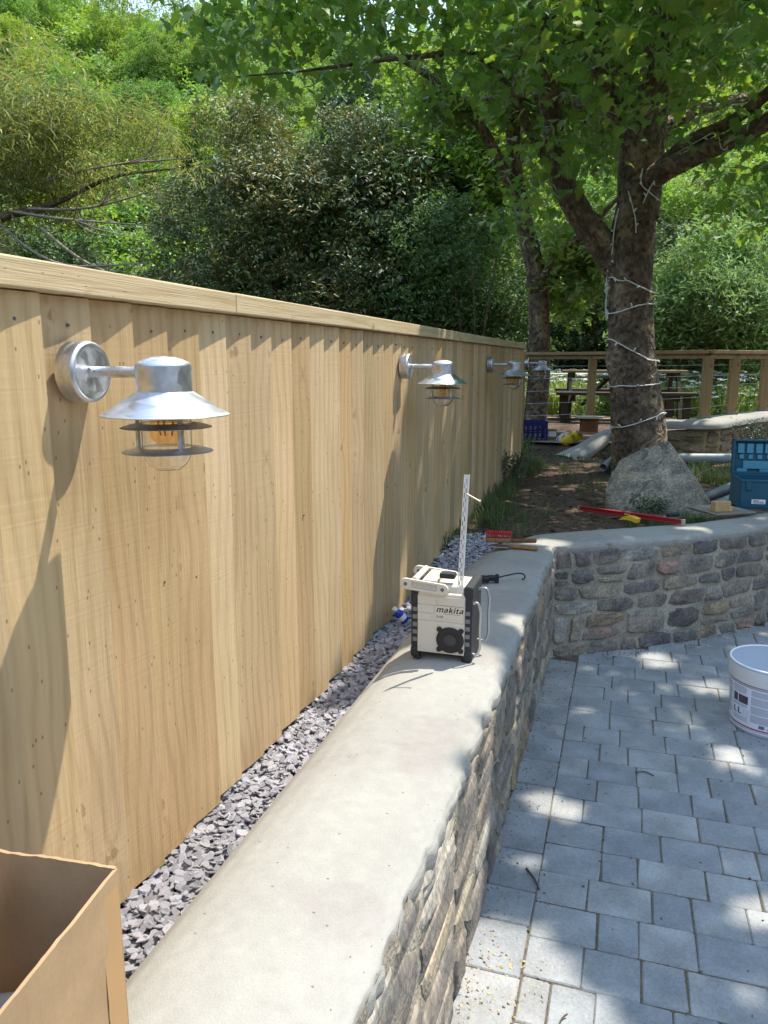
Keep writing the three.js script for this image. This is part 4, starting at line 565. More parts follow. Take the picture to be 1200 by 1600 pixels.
{ // chain-link fence beyond the picnic area
  const t = thing('chain_link_fence', 'grey chain-link fence with tubular top rail behind the wild plants', 'fence'); const a = V(-6, 0, -14.0), b = V(7, 0, -15.4), d = b.clone().sub(a), L = d.length(), at = s => a.clone().addScaledVector(d, s / L); const y0 = 0.45, y1 = 1.16;
  part('top_rail', tube([at(0).setY(y1), at(L / 2).setY(y1 + 0.03), at(L).setY(y1 + 0.06)], 0.035, 10, 10), std(rgb(186, 190, 176), 0.6), t);
  for (let s = 0; s < L; s += 2.4) { const p = at(s); part('post', cyl(0.03, 0.03, 1.0, p.x, 0.7, p.z, 10), std(rgb(120, 126, 120), 0.5, { metalness: 0.4 }), t); }
  const q = []; for (let s = -0.8; s < L; s += 0.075) for (const k of [-1, 1]) { const s0 = k > 0 ? s : s + 0.71, s1 = k > 0 ? s + 0.71 : s; const p0 = at(clamp(s0, 0, L)).setY(y0), p1 = at(clamp(s1, 0, L)).setY(y1); const g = new THREE.CylinderGeometry(0.0028, 0.0028, p0.distanceTo(p1), 3, 1, true); g.applyQuaternion(new THREE.Quaternion().setFromUnitVectors(V(0, 1, 0), p1.clone().sub(p0).normalize())); const c = p0.add(p1).multiplyScalar(0.5); g.translate(c.x, c.y, c.z + 0.003 * k); q.push(g); }
  const m = part('wire_mesh', G(q), std(rgb(140, 146, 140), 0.5, { metalness: 0.5 }), t); m.userData.kind = 'stuff';
}

// ---------------------------------------------------------------- vegetation
const dirRand = () => { const z = rr(-1, 1), a = R() * 6.283, s = Math.sqrt(1 - z * z); return V(s * Math.cos(a), z, s * Math.sin(a)); };
function mapleLeaf() {   // palmate five-lobed leaf, about one unit across, tip towards +z, slightly folded
  const o = [[0, 0], [0.16, -0.06], [0.42, -0.04], [0.36, 0.12], [0.50, 0.34], [0.33, 0.36], [0.24, 0.46], [0.22, 0.66], [0.09, 0.72], [0, 0.98]]; const pts = [...o, ...o.slice(1, -1).reverse().map(([x, y]) => [-x, y])];
  const P = [0, -0.02, 0.34], I = []; for (const [x, z] of pts) P.push(x, 0.30 * Math.abs(x) - 0.34 * (z - 0.3) * (z - 0.3) - 0.5 * x * x, z); const n = pts.length; for (let i = 0; i < n; i++) I.push(0, 1 + (i + 1) % n, 1 + i);
  P.push(0.012, -0.14, -0.35, -0.012, -0.14, -0.35); I.push(1, n + 1, n + 2);
  const g = new THREE.BufferGeometry(); g.setAttribute('position', new THREE.Float32BufferAttribute(P, 3)); g.setAttribute('uv', new THREE.Float32BufferAttribute(P.filter((_, i) => i % 3 < 2), 2)); g.setIndex(I); g.computeVertexNormals(); return g;
}
function spray(n, size, len, wid, flat = 0.6, droop = 0) {   // a sprig of n simple leaves around the origin
  const P = [], I = [], N = []; for (let i = 0; i < n; i++) { const c = dirRand().multiplyScalar(size * Math.cbrt(R())); const ax = dirRand(); ax.y = ax.y * flat - droop; ax.normalize(); const sd = V(0, 1, 0).cross(ax).add(dirRand().multiplyScalar(0.5)).normalize(); const l = len * rr(0.7, 1.2), w = wid * rr(0.7, 1.2), k = P.length / 3, nm = ax.clone().cross(sd).normalize();
    const a = c.clone(), b = c.clone().addScaledVector(ax, l * 0.5).addScaledVector(sd, w * 0.5).addScaledVector(nm, w * 0.15), d = c.clone().addScaledVector(ax, l).addScaledVector(nm, -l * 0.12), e = c.clone().addScaledVector(ax, l * 0.5).addScaledVector(sd, -w * 0.5).addScaledVector(nm, w * 0.15);
    for (const p of [a, b, d, e]) P.push(p.x, p.y, p.z); I.push(k, k + 1, k + 2, k, k + 2, k + 3); }
  const g = new THREE.BufferGeometry(); g.setAttribute('position', new THREE.Float32BufferAttribute(P, 3)); g.setIndex(I); g.computeVertexNormals(); return g;
}
const vary = (c, a = 0.25, hue = 0.12) => { const k = rr(1 - a, 1 + a); return new THREE.Color(c.r * k * rr(1 - hue, 1 + hue), c.g * k, c.b * k * rr(1 - hue, 1 + hue)); };
function tinted(geos, cols) {  // merge with one vertex colour per piece
  const g = mergeGeometries(geos), n = geos.map(q => q.attributes.position.count), c = new Float32Array(g.attributes.position.count * 3); let o = 0;
  n.forEach((k, i) => { for (let v = 0; v < k; v++, o += 3) { c[o] = cols[i].r; c[o + 1] = cols[i].g; c[o + 2] = cols[i].b; } }); g.setAttribute('color', new THREE.BufferAttribute(c, 3)); return g;
}
function clumpGeo(geo, r, n, tint, lo, ry, scale) {   // a rounded mass of sprigs
  const gs = [], cs = [], sd = R() * 50; for (let i = 0; i < n; i++) { const d = dirRand(); if (d.y < -0.5 && R() < 0.6) d.y *= -1; const q = r * lerp(lo, 1.08, Math.sqrt(R())) * (1 + 0.28 * noise(d.x * 3 + sd, d.y * 3, d.z * 3)); gs.push(geo.clone().applyMatrix4(mat4(V(d.x * q, d.y * q * ry, d.z * q), rr(-0.6, 0.6), R() * 6.283, rr(-0.6, 0.6), rr(...scale)))); cs.push(vary(Array.isArray(tint) ? pick(tint) : tint)); }
  return tinted(gs, cs);
}
function bushCrown(name, parent, clumps, density, geo, mat, tint, opts = {}) {  // clumps: [x,y,z,r]
  const { lo = 0.55, scale = [0.7, 1.25] } = opts, r0 = clumps.reduce((a, c) => a + c[3], 0) / clumps.length, m = mat.clone(); m.vertexColors = true; const grp = new THREE.Group(); grp.name = name; parent.add(grp); const K = 4;
  for (let k = 0; k < K; k++) { const g = clumpGeo(geo, r0, Math.round(density * r0 * r0), tint, lo, 0.9, scale), L = [], C = []; clumps.forEach((c, i) => { if (i % K !== k) return; const p = V(c[0], c[1], c[2]); if (opts.keep && !opts.keep(p)) return; L.push(mat4(p, rr(-0.25, 0.25), R() * 6.283, rr(-0.25, 0.25), c[3] / r0)); const q = rr(0.8, 1.2); C.push(new THREE.Color(q, q, q)); }); if (L.length) instanced('foliage', g, m, L, grp, C); }
  return grp;
}
const white = new THREE.Color(1, 1, 1);
// where sunlight must reach: a leaf is left out if its shadow would land on the sunlit fence, coping or paving
function keepsSun(p) {
  { const t0 = p.y / SUN.y, gx = (p.x - t0 * SUN.x) / 0.30, gz = (p.z - t0 * SUN.z) / 0.30, X = Math.floor(gx), Z = Math.floor(gz); if (hash(X, Z, 5) < 0.20) { const cx = X + 0.25 + 0.5 * hash(X, Z, 1), cz = Z + 0.25 + 0.5 * hash(X, Z, 2), q = lerp(0.10, 0.24, hash(X, Z, 3)); if (Math.hypot(gx - cx, (gz - cz) * 1.1) < q + 0.16) return false; } }
  const gx0 = p.x - p.y / SUN.y * SUN.x, gz0 = p.z - p.y / SUN.y * SUN.z, n = 0.14 * noise(gx0 * 2.3, gz0 * 2.3, 5) + 0.12 * noise(gx0 * 7, gz0 * 7, 8) + 0.05 * noise(gx0 * 15, gz0 * 15, 9);
  let t = (p.x + 0.95) / SUN.x; if (t > 0) { const y = p.y - t * SUN.y, z = p.z - t * SUN.z; if (y > 0.2 && y < 1.75 && z > lerp(-2.86, -3.55, (y - 0.33) / 1.2) + n * 0.5) return false; }
  t = (p.y - 0.57) / SUN.y; let x = p.x - t * SUN.x, z = p.z - t * SUN.z; if (x > -1.4 && x < -0.28 && z > -2.22 + n * 0.5) return false;
  if (x <= -0.9 && z > -2.9 && x > -1.6) return false;
  t = p.y / SUN.y; x = p.x - t * SUN.x; z = p.z - t * SUN.z; if (x > -0.45 && z > -1.62 + 0.15 * Math.sin(x * 5) + 1.7 * n) return false;
  t = (p.y - 0.8) / SUN.y; x = p.x - t * SUN.x; z = p.z - t * SUN.z; if (x > 0.2 && x < 3.2 && z < -7.7 && z > -12 && n > -0.1) return false;
  return true;
}
// ---- the large maple with string lights
const trunkPts = [[0.145, 0.30, -7.1], [0.125, 0.55, -7.1], [0.08, 1.0, -7.1], [0.01, 1.45, -7.1], [-0.035, 2.03, -7.1], [-0.04, 2.5, -7.1], [-0.02, 2.86, -7.1]], trunkR = [0.275, 0.232, 0.203, 0.192, 0.166, 0.174, 0.155];
{
  const t = thing('maple_tree', 'large maple tree with stout trunk wound with white string lights', 'tree'); t.userData.label = 'large maple tree with thick grey-brown trunk rising behind the boulder';
  let tg = tube(trunkPts, trunkR, 60, 30); { const p = tg.attributes.position; for (let i = 0; i < p.count; i++) { const x = p.getX(i), y = p.getY(i), z = p.getZ(i); const f = clamp((y - 0.3) / 2.6, 0, 1); const cx = 0.145 - 0.18 * f; let dx = x - cx, dz = z + 7.1; const a = Math.atan2(dz, dx); let k = 1 + 0.07 * noise(Math.cos(a) * 2 + 4, Math.sin(a) * 2, y * 2) + 0.02 * noise(Math.cos(a) * 8, Math.sin(a) * 8, y * 9); k += 0.20 * Math.exp(-(((a - 2.75) / 0.45) ** 2) - (((y - 1.42) / 0.09) ** 2)); k += 0.12 * Math.exp(-(((y - 0.35) / 0.15) ** 2)) * (0.5 + 0.5 * Math.sin(a * 4)); p.setXYZ(i, cx + dx * k, y, -7.1 + dz * k); } tg.computeVertexNormals(); }
  part('trunk', tg, M.bark, t);
  const limb = (pts, r) => part('limb', tube(pts, r, 30, 12), M.bark, t);
  limb([[-0.08, 2.05, -7.1], [-0.24, 2.33, -7.1], [-0.48, 2.64, -7.0], [-0.65, 2.95, -6.9], [-0.71, 3.34, -6.7], [-0.76, 3.71, -6.4], [-0.9, 4.6, -6.0]], [0.13, 0.115, 0.10, 0.09, 0.08, 0.06, 0.03]);
  limb([[-0.05, 2.6, -7.1], [-0.06, 2.9, -7.1], [-0.11, 3.3, -7.1], [-0.28, 3.58, -7.0], [-0.38, 3.8, -6.8], [-0.5, 4.6, -6.5], [-0.4, 5.6, -6.2]], [0.14, 0.13, 0.10, 0.085, 0.075, 0.055, 0.02]);
  limb([[0.02, 2.6, -7.12], [0.03, 2.95, -7.15], [0.05, 3.46, -7.2], [0.07, 4.0, -7.2], [0.25, 5.2, -7.3], [0.3, 6.4, -7.4]], [0.14, 0.13, 0.115, 0.10, 0.07, 0.02]);
  limb([[0.0, 2.75, -7.1], [0.08, 2.88, -7.02], [0.265, 2.94, -6.8], [0.55, 2.985, -6.5], [0.80, 3.03, -6.2], [1.4, 3.25, -5.6], [2.0, 3.6, -5.0]], [0.10, 0.085, 0.062, 0.055, 0.05, 0.035, 0.012]);
  limb([[0.06, 2.9, -7.05], [0.34, 3.07, -6.7], [0.62, 3.125, -6.4], [1.1, 3.45, -5.8], [1.5, 3.9, -5.2]], [0.07, 0.045, 0.038, 0.025, 0.01]);
  limb([[-0.5, 2.66, -7.0], [-0.8, 3.1, -6.6], [-1.12, 3.55, -6.0], [-1.52, 3.41, -5.4], [-2.14, 3.26, -5.0], [-2.5, 3.2, -4.8]], [0.05, 0.035, 0.025, 0.018, 0.011, 0.004]);
  limb([[-0.1, 3.2, -7.1], [0.1, 3.6, -6.2], [0.3, 3.9, -5.2], [0.5, 3.9, -4.3]], [0.06, 0.05, 0.03, 0.01]); limb([[0.05, 3.3, -7.2], [0.7, 3.7, -8.0], [1.4, 4.0, -9.0]], [0.06, 0.045, 0.015]); limb([[0.05, 3.3, -7.2], [-0.9, 3.9, -8.0], [-1.8, 4.1, -8.6]], [0.06, 0.045, 0.015]);
  // crown: clumps placed through the canopy volume
  const clumps = []; const low = (x, z) => 3.2 + 0.12 * (Math.abs(z) - 5) + 0.25 * noise(x * 0.9, z * 0.9, 3) - (x > 0.5 ? 0.30 : 0) + (x < -1 && z < -6 ? 0.7 : 0);
  for (let i = 0; i < 900 && clumps.length < 190; i++) { const x = rr(-3.0, 4.6), z = rr(-11, -2.6), y = rr(2.7, 7.4); const e = ((x - 0.6) / 3.9) ** 2 + ((z + 6.9) / 4.3) ** 2 + ((y - 4.3) / 3.2) ** 2; if (e > 1 || y < low(x, z) + 0.35 || (z < -7 && x < -1.6)) continue; clumps.push([x, y, z, rr(0.5, 0.85)]); }
  for (const c of [[-2.2, 3.45, -5.0, 0.5], [-1.7, 3.6, -5.2, 0.55], [-1.3, 3.75, -5.4, 0.5], [-1.9, 3.9, -5.6, 0.6], [-2.5, 3.75, -5.5, 0.5], [-0.9, 3.5, -5.6, 0.5], [0.95, 2.95, -6.3, 0.42], [1.2, 2.75, -6.8, 0.4], [0.75, 2.7, -7.2, 0.38], [1.5, 3.0, -6.4, 0.45], [-0.75, 2.95, -6.4, 0.40], [-0.35, 3.15, -6.3, 0.42], [-0.15, 3.3, -6.0, 0.4], [0.45, 3.25, -6.2, 0.4], [1.0, 3.25, -5.2, 0.4], [0.6, 3.3, -4.9, 0.4], [-0.6, 3.15, -7.7, 0.5], [-1.0, 2.9, -8.3, 0.5], [1.4, 2.6, -8.4, 0.5], [0.9, 2.5, -8.8, 0.45], [1.9, 2.7, -8.0, 0.5], [0.15, 3.6, -5.9, 0.4], [1.25, 3.3, -5.3, 0.42], [-1.1, 3.5, -5.9, 0.45], [0.6, 3.0, -6.6, 0.3], [1.3, 2.9, -6.0, 0.35], [-2.6, 3.6, -5.1, 0.45], [-2.9, 3.9, -5.4, 0.45]]) clumps.push(c);
  const leaf = mapleLeaf(), L = [], C = [], near = [];
  const tints = [new THREE.Color(1, 1, 1), new THREE.Color(0.9, 1.05, 0.8), new THREE.Color(1.35, 1.15, 0.8), new THREE.Color(0.75, 0.9, 0.9)];
  for (const [x, y, z, r] of clumps) { const n = Math.round((y > 4.6 ? 235 : 290) * r * r / 0.45); for (let i = 0; i < n; i++) { const d = dirRand(), q = r * Math.cbrt(R()) * 1.1; const p = V(x + d.x * q, y + d.y * q * 0.75, z + d.z * q); if (!keepsSun(p)) continue; if (p.y < 2.35) continue; if (Math.abs(p.x) < 0.30 && p.z > -7.5 && p.z < -6.6 && p.y < 3.2) continue;
      const s = rr(0.06, 0.118), pitch = rr(0.15, 1.25), m = mat4(p, pitch, R() * 6.283, rr(-0.35, 0.35), s); m.copy(new THREE.Matrix4().compose(p, new THREE.Quaternion().setFromEuler(new THREE.Euler(pitch, R() * 6.283, rr(-0.4, 0.4), 'YXZ')), V(s, s, s)));
      const c = vary(pick(tints), 0.18, 0.08); const dd = p.distanceTo(camera.position); L.push([dd, m, c, p]); } }
  const fwd = camera.getWorldDirection(V(0, 0, 0)); const inView = p => { const q = p.clone().sub(camera.position), f = q.dot(fwd); if (f < 0.3) return false; const rt = fwd.clone().cross(V(0, 1, 0)).normalize(), up = rt.clone().cross(fwd); return Math.abs(q.dot(rt) / f) < 0.51 && Math.abs(q.dot(up) / f) < 0.69; };
  L.sort((a, b) => a[0] - b[0]); const crown = new THREE.Group(); crown.name = 'crown'; t.add(crown); const mats = tints.map(c => leafMat(new THREE.Color(M.leaf.color.r * c.r, M.leaf.color.g * c.g, M.leaf.color.b * c.b), 0.52, 0.92, { clearcoat: 0.35, clearcoatRoughness: 0.4 })); const rest = []; let k = 0;
  for (const e of L) { if (k < 300 && inView(e[3])) { const m = part(k ? `leaf_${String(k).padStart(3, '0')}` : 'leaf', leaf, mats[k % 4], crown); m.applyMatrix4(e[1]); k++; } else rest.push(e); }
  const lm = M.leaf.clone(); lm.vertexColors = true; const lv = part('leaves', tinted(rest.map(e => leaf.clone().applyMatrix4(e[1])), rest.map(e => e[2])), lm, crown); lv.userData.kind = 'stuff'; console.log('maple leaves', L.length);
}
// ---- string lights
{
  const t = thing('string_lights', 'white string lights wound around the large maple trunk and limbs', 'string lights'); const wm = std(rgb(226, 226, 220), 0.5);
  const tc = new THREE.CatmullRomCurve3(trunkPts.map(p => V(...p))); const ax = y => { let lo = 0, hi = 1; for (let i = 0; i < 24; i++) { const m = (lo + hi) / 2; tc.getPoint(m).y < y ? lo = m : hi = m; } const p = tc.getPoint(lo), f = lo * (trunkR.length - 1), i = Math.min(trunkR.length - 2, Math.floor(f)); return [p.x, p.z, lerp(trunkR[i], trunkR[i + 1], f - i)]; };
  const on = (y, a, o = 0.016) => { const [x, z, r] = ax(y), q = r * (1.06 + 0.17 * Math.exp(-(((Math.abs(a) - 2.75) / 0.5) ** 2) - (((y - 1.42) / 0.12) ** 2))) + o; return V(x + Math.cos(a) * q, y, z + Math.sin(a) * q); };
  const strand = []; const push = (pts, bulbs) => { part('wire', tube(pts, 0.005, pts.length * 5, 6), wm, t); const c = new THREE.CatmullRomCurve3(pts); for (let i = 0; i < bulbs; i++) { const p = c.getPointAt((i + 0.5) / bulbs), d = V(rr(-0.5, 0.5), rr(-1, 0.8), rr(0.3, 1)).normalize(); const g = new THREE.CylinderGeometry(0.006, 0.008, 0.04, 6); g.applyQuaternion(new THREE.Quaternion().setFromUnitVectors(V(0, 1, 0), d)); g.translate(p.x + d.x * 0.02, p.y + d.y * 0.02, p.z + d.z * 0.02); part('bulb', g, wm, t); } };
  for (const [y0, y1, dip, n] of [[0.86, 0.98, -0.03, 5], [1.20, 1.25, 0.0, 3], [1.58, 1.44, 0.05, 5], [1.82, 1.90, -0.02, 5], [2.10, 2.00, 0.03, 6]]) { const P = []; for (let i = 0; i <= 16; i++) { const u = i / 16, a = lerp(3.25, -0.25, u); P.push(on(lerp(y0, y1, u) + dip * Math.sin(u * 6.283) + 0.012 * noise(u * 9, y0 * 9), a)); } push(P, n); }
  const P2 = [[2.10, 2.9], [2.2, 2.7], [2.35, 2.5], [2.5, 2.45], [2.66, 2.35]].map(([y, a]) => on(y, a)); push(P2, 5); push([[2.0, 3.0], [2.1, 2.85], [2.26, 2.95], [2.16, 3.1], [2.03, 2.75], [1.9, 2.9], [1.8, 2.75]].map(([y, a]) => on(y, a, 0.03)), 5); push([[2.05, 2.8], [2.13, 3.05], [2.02, 3.2], [1.9, 3.05], [1.78, 2.7]].map(([y, a]) => on(y, a, 0.02)), 3);
  push([V(-0.10, 2.78, -6.90), V(-0.06, 2.66, -6.90), V(-0.03, 2.55, -6.88), V(-0.02, 2.45, -6.9)], 3); push([V(0.02, 2.68, -6.93), V(0.07, 2.80, -6.92), V(0.14, 2.90, -6.88), V(0.2, 2.97, -6.83), V(0.26, 3.0, -6.74)], 4); push([V(0.0, 2.95, -6.93), V(0.0, 2.83, -6.93), V(0.07, 2.76, -6.93), V(0.15, 2.7, -6.96)], 4);
  push([V(0.26, 3.0, -6.72), V(0.40, 3.05, -6.6), V(0.5, 3.05, -6.46), V(0.55, 2.92, -6.42), V(0.62, 2.99, -6.40), V(0.8, 3.10, -6.18)], 6); push([V(0.28, 3.05, -6.70), V(0.36, 3.14, -6.62), V(0.5, 3.16, -6.46), V(0.56, 3.2, -6.38), V(0.66, 3.19, -6.30)], 5);
}
// ---- rear tree
function tree(name, label, limbs, clumps, density, geo, mat, tint, group, opts = {}) { const t = thing(name, label, opts.cat || 'tree', [0, 0, 0], 0, group); limbs.forEach(([p, r], i) => part(i ? 'limb' : 'trunk', tube(p, r, 18, 9), opts.bark || M.bark, t)); bushCrown('crown', t, clumps, density, geo, mat, tint, opts); return t; }
const sprigA = spray(9, 0.16, 0.11, 0.06), sprigB = spray(12, 0.13, 0.075, 0.035), sprigC = spray(14, 0.2, 0.12, 0.017, 0.6, 0.45), sprigF = spray(20, 0.30, 0.15, 0.085), sprigM = spray(10, 0.2, 0.14, 0.10);
const rnd = (n, c, r, s) => { const o = []; for (let i = 0; i < n; i++) { const d = dirRand(), k = Math.cbrt(R()); o.push([c[0] + d.x * r[0] * k, c[1] + d.y * r[1] * k, c[2] + d.z * r[2] * k, rr(...s)]); } return o; };
const keepB = p => p.y > 0.3 && keepsSun(p);
tree('rear_maple_tree', 'slimmer maple tree with forked trunk growing beyond the fence end', [
  [[[-1.16, 0.2, -10.0], [-1.12, 0.8, -10.0], [-1.10, 1.46, -10.0], [-1.18, 2.47, -10.0], [-1.38, 3.2, -10.0], [-1.52, 3.9, -10.0], [-1.47, 4.75, -10.0], [-1.4, 6.2, -10]], [0.16, 0.145, 0.13, 0.115, 0.10, 0.08, 0.05, 0.02]],
  [[[-1.17, 2.35, -10], [-0.95, 2.6, -9.9], [-0.65, 2.84, -9.6], [-0.2, 3.2, -9.2]], [0.07, 0.06, 0.045, 0.015]],
  [[[-1.4, 3.25, -10], [-1.6, 3.7, -9.8], [-1.9, 4.2, -9.5], [-2.54, 4.67, -9], [-3.2, 4.8, -8.6]], [0.08, 0.065, 0.05, 0.03, 0.01]],
  [[[-1.12, 2.2, -10], [-0.9, 2.5, -10.1], [-0.5, 2.7, -10.3]], [0.05, 0.035, 0.01]]],
  [...rnd(30, [-0.9, 5.3, -9.8], [1.7, 1.4, 2.0], [0.45, 0.75]), [-0.7, 2.3, -10.2, 0.45], [-0.35, 2.0, -10.4, 0.4], [-0.6, 2.7, -10.0, 0.45], [-0.95, 2.1, -10.5, 0.35], [-2.3, 4.2, -9.4, 0.4]], 260, sprigM, M.leaf, [white, new THREE.Color(1.25, 1.15, 0.8)], null, { keep: keepB, lo: 0.3 });
// ---- trees behind the fence
const darkLeaf = leafMat(new THREE.Color(0.15, 0.185, 0.06), 0.3, 0.85, { clearcoat: 0.3, clearcoatRoughness: 0.35 }), brightLeaf = leafMat(new THREE.Color(0.29, 0.43, 0.05), 0.5, 0.95), willowLeaf = leafMat(new THREE.Color(0.37, 0.40, 0.10), 0.45, 0.95), paleLeaf = leafMat(new THREE.Color(0.23, 0.35, 0.10), 0.4, 0.95), hillLeaf = leafMat(new THREE.Color(0.26, 0.385, 0.04), 0.5, 0.95), deepLeaf = leafMat(new THREE.Color(0.07, 0.115, 0.035), 0.3, 0.9);
const brownT = [white, new THREE.Color(0.85, 1.05, 0.8), new THREE.Color(1.35, 1.05, 0.8), new THREE.Color(1.75, 1.35, 0.95)];
tree('evergreen_tree', 'dark bushy evergreen with brownish flower tips, biggest behind the fence', [[[[-5.6, 0, -12], [-5.6, 2, -12], [-5.7, 5, -12]], [0.2, 0.15, 0.05]]], [...rnd(72, [-5.4, 2.6, -11.8], [2.3, 2.4, 1.2], [0.45, 0.8]), ...rnd(14, [-6.6, 1.6, -10.6], [0.9, 0.9, 0.7], [0.4, 0.6])], 380, sprigB, darkLeaf, brownT, 'dark evergreens behind the fence', { lo: 0.7 });
tree('evergreen_tree', 'dark bushy evergreen standing between the biggest evergreen and the bright green tree', [[[[-3.9, 0, -12.4], [-3.9, 2, -12.4], [-4, 4.4, -12.4]], [0.18, 0.14, 0.04]]], rnd(52, [-3.95, 2.3, -12.2], [1.5, 2.4, 1.0], [0.4, 0.75]), 380, sprigB, darkLeaf, [white, white, new THREE.Color(0.8, 1.2, 0.9)], 'dark evergreens behind the fence', { lo: 0.7 });
tree('undergrowth_shrub', 'dark shady shrub behind the bare willow twigs', [[[[-6.8, 0, -8.1], [-6.8, 1.2, -8.1], [-6.8, 2.4, -8.1]], [0.06, 0.05, 0.02]]], rnd(38, [-6.75, 1.9, -8.1], [1.1, 1.05, 0.5], [0.35, 0.55]), 330, sprigB, deepLeaf, [white, new THREE.Color(1.5, 1.5, 1)], null, { cat: 'shrub', lo: 0.6 });
tree('tall_dark_tree', 'tall deep green conifer rising behind the two evergreens', [[[[-5.2, 0, -15.5], [-5.2, 4, -15.5], [-5.2, 7.4, -15.5]], [0.25, 0.18, 0.04]]], rnd(40, [-4.9, 4.2, -15.2], [1.3, 2.3, 1.0], [0.6, 0.95]), 200, sprigA, deepLeaf, [white, new THREE.Color(0.8, 1, 1.3)], null, { lo: 0.6 });
tree('bright_green_tree', 'bright yellow-green tree glowing in sun behind the fence', [[[[-3.0, 0, -13.2], [-3.0, 2.4, -13.2], [-3.2, 5.2, -13.2]], [0.13, 0.1, 0.03]]], [...rnd(40, [-2.9, 4.2, -13.0], [1.4, 1.7, 0.8], [0.4, 0.7]), ...rnd(10, [-2.9, 2.4, -12.6], [0.8, 0.8, 0.5], [0.35, 0.5])], 300, sprigA, brightLeaf, [white, new THREE.Color(1.15, 1.1, 0.7)], null, { lo: 0.5 });
tree('shaded_shrub', 'shaded green shrub with thin upright stems behind the fence top', [[[[-2.2, 0.2, -10.8], [-2.25, 1.6, -10.8], [-2.5, 3, -10.8]], [0.03, 0.025, 0.008]], [[[-2.1, 0.2, -10.7], [-1.95, 1.6, -10.6], [-1.75, 2.8, -10.5]], [0.025, 0.02, 0.006]], [[[-2.2, 0.2, -10.7], [-2.05, 1.7, -10.6], [-2.1, 3.0, -10.5]], [0.022, 0.018, 0.005]], [[[-2.0, 0.2, -10.6], [-1.7, 1.6, -10.5], [-1.3, 2.5, -10.4]], [0.02, 0.016, 0.005]]], rnd(40, [-2.5, 2.0, -11.4], [1.1, 1.5, 0.6], [0.35, 0.6]), 330, sprigB, leafMat(new THREE.Color(0.13, 0.23, 0.045), 0.45, 0.9), white, null, { cat: 'shrub', lo: 0.5 });
tree('willow_tree', 'olive-yellow narrow-leaved willow with bare twigs at the fence corner', [
  [[[-5.75, 0, -5.2], [-5.6, 1.6, -5.3], [-5.35, 3.0, -5.5], [-5.55, 4.2, -5.6], [-5.8, 5.6, -5.6]], [0.17, 0.15, 0.12, 0.10, 0.05]],
  [[[-5.5, 2.3, -5.4], [-5.2, 2.62, -5.6], [-4.9, 2.72, -5.8], [-4.4, 3.0, -6.1], [-3.9, 3.08, -6.3]], [0.06, 0.04, 0.022, 0.014, 0.005]],
  [[[-5.4, 3.1, -5.5], [-5.1, 3.4, -5.8], [-4.8, 3.6, -6.1]], [0.03, 0.02, 0.005]]],
  [...rnd(34, [-5.25, 3.3, -6.0], [1.0, 0.55, 0.6], [0.25, 0.42]), ...rnd(8, [-5.1, 2.3, -5.2], [0.35, 0.6, 0.3], [0.2, 0.35]), [-4.2, 3.4, -6.3, 0.32], [-4.0, 3.2, -6.4, 0.25]], 260, sprigC, willowLeaf, [white, new THREE.Color(1.2, 1.05, 0.7), new THREE.Color(0.75, 0.9, 0.8)], null, { lo: 0.2, bark: M.bark, scale: [0.6, 1.1] });
{
  const t = scene.getObjectByName('willow_tree'); let s = 0; const tw = (a, b, sag, r) => { const m = [lerp(a[0], b[0], 0.5) + rr(-0.06, 0.06), lerp(a[1], b[1], 0.5) + sag, lerp(a[2], b[2], 0.5) + rr(-0.06, 0.06)]; part('bare_twig', tube([a, [lerp(a[0], m[0], 0.5), lerp(a[1], m[1], 0.5) + sag * 0.3, lerp(a[2], m[2], 0.5)], m, b], [r, r * 0.7, r * 0.3], 14, 5), M.twig, t); return m; };
  for (const [a, b, sag] of [[[-5.0, 2.65, -5.5], [-3.75, 2.5, -5.7], -0.02], [[-5.05, 2.55, -5.4], [-3.75, 2.2, -5.6], -0.18], [[-5.05, 2.45, -5.4], [-3.95, 1.9, -5.5], -0.22], [[-4.9, 2.68, -5.6], [-3.7, 2.85, -5.9], -0.06], [[-5.0, 2.35, -5.35], [-4.3, 1.65, -5.4], -0.05], [[-4.7, 2.5, -5.5], [-3.6, 2.05, -5.7], -0.12], [[-4.85, 2.9, -5.7], [-3.6, 3.1, -6.1], 0.05]]) { const m = tw(a, b, sag, 0.014); for (let i = 0; i < 4; i++) tw(m, [m[0] + rr(0.15, 0.6), m[1] + rr(-0.4, 0.25), m[2] + rr(-0.2, 0.2)], rr(-0.08, 0.02), 0.007); }
}
tree('pale_shrub_tree', 'pale grey-green feathery tree in sun right of the maple trunk', [[[[1.4, 0, -15.2], [1.4, 2, -15.2], [1.5, 4, -15.2]], [0.14, 0.1, 0.03]]], rnd(26, [1.3, 2.3, -15.0], [1.3, 1.15, 0.8], [0.25, 0.6]), 330, spray(14, 0.2, 0.13, 0.04), paleLeaf, [white, new THREE.Color(1.2, 1.15, 1.0)], null, { lo: 0.4 });
for (const [x, z, l] of [[-0.8, -17, 'dark green hedge tree behind the rear maple trunk and railing'], [3.4, -18, 'dark hedge tree behind the pale grey-green tree'], [1.2, -19.5, 'darkest hedge tree filling the gap behind the large maple trunk']]) tree('hedge_tree', l, [[[[x, 0, z], [x, 2, z], [x, 4, z]], [0.2, 0.15, 0.05]]], [...rnd(34, [x, 2.0, z], [2.2, 2.0, 0.9], [0.6, 0.95])], 170, sprigA, deepLeaf, [white, new THREE.Color(1.3, 1.2, 0.8)], 'hedge trees beyond the picnic area', { lo: 0.6 });
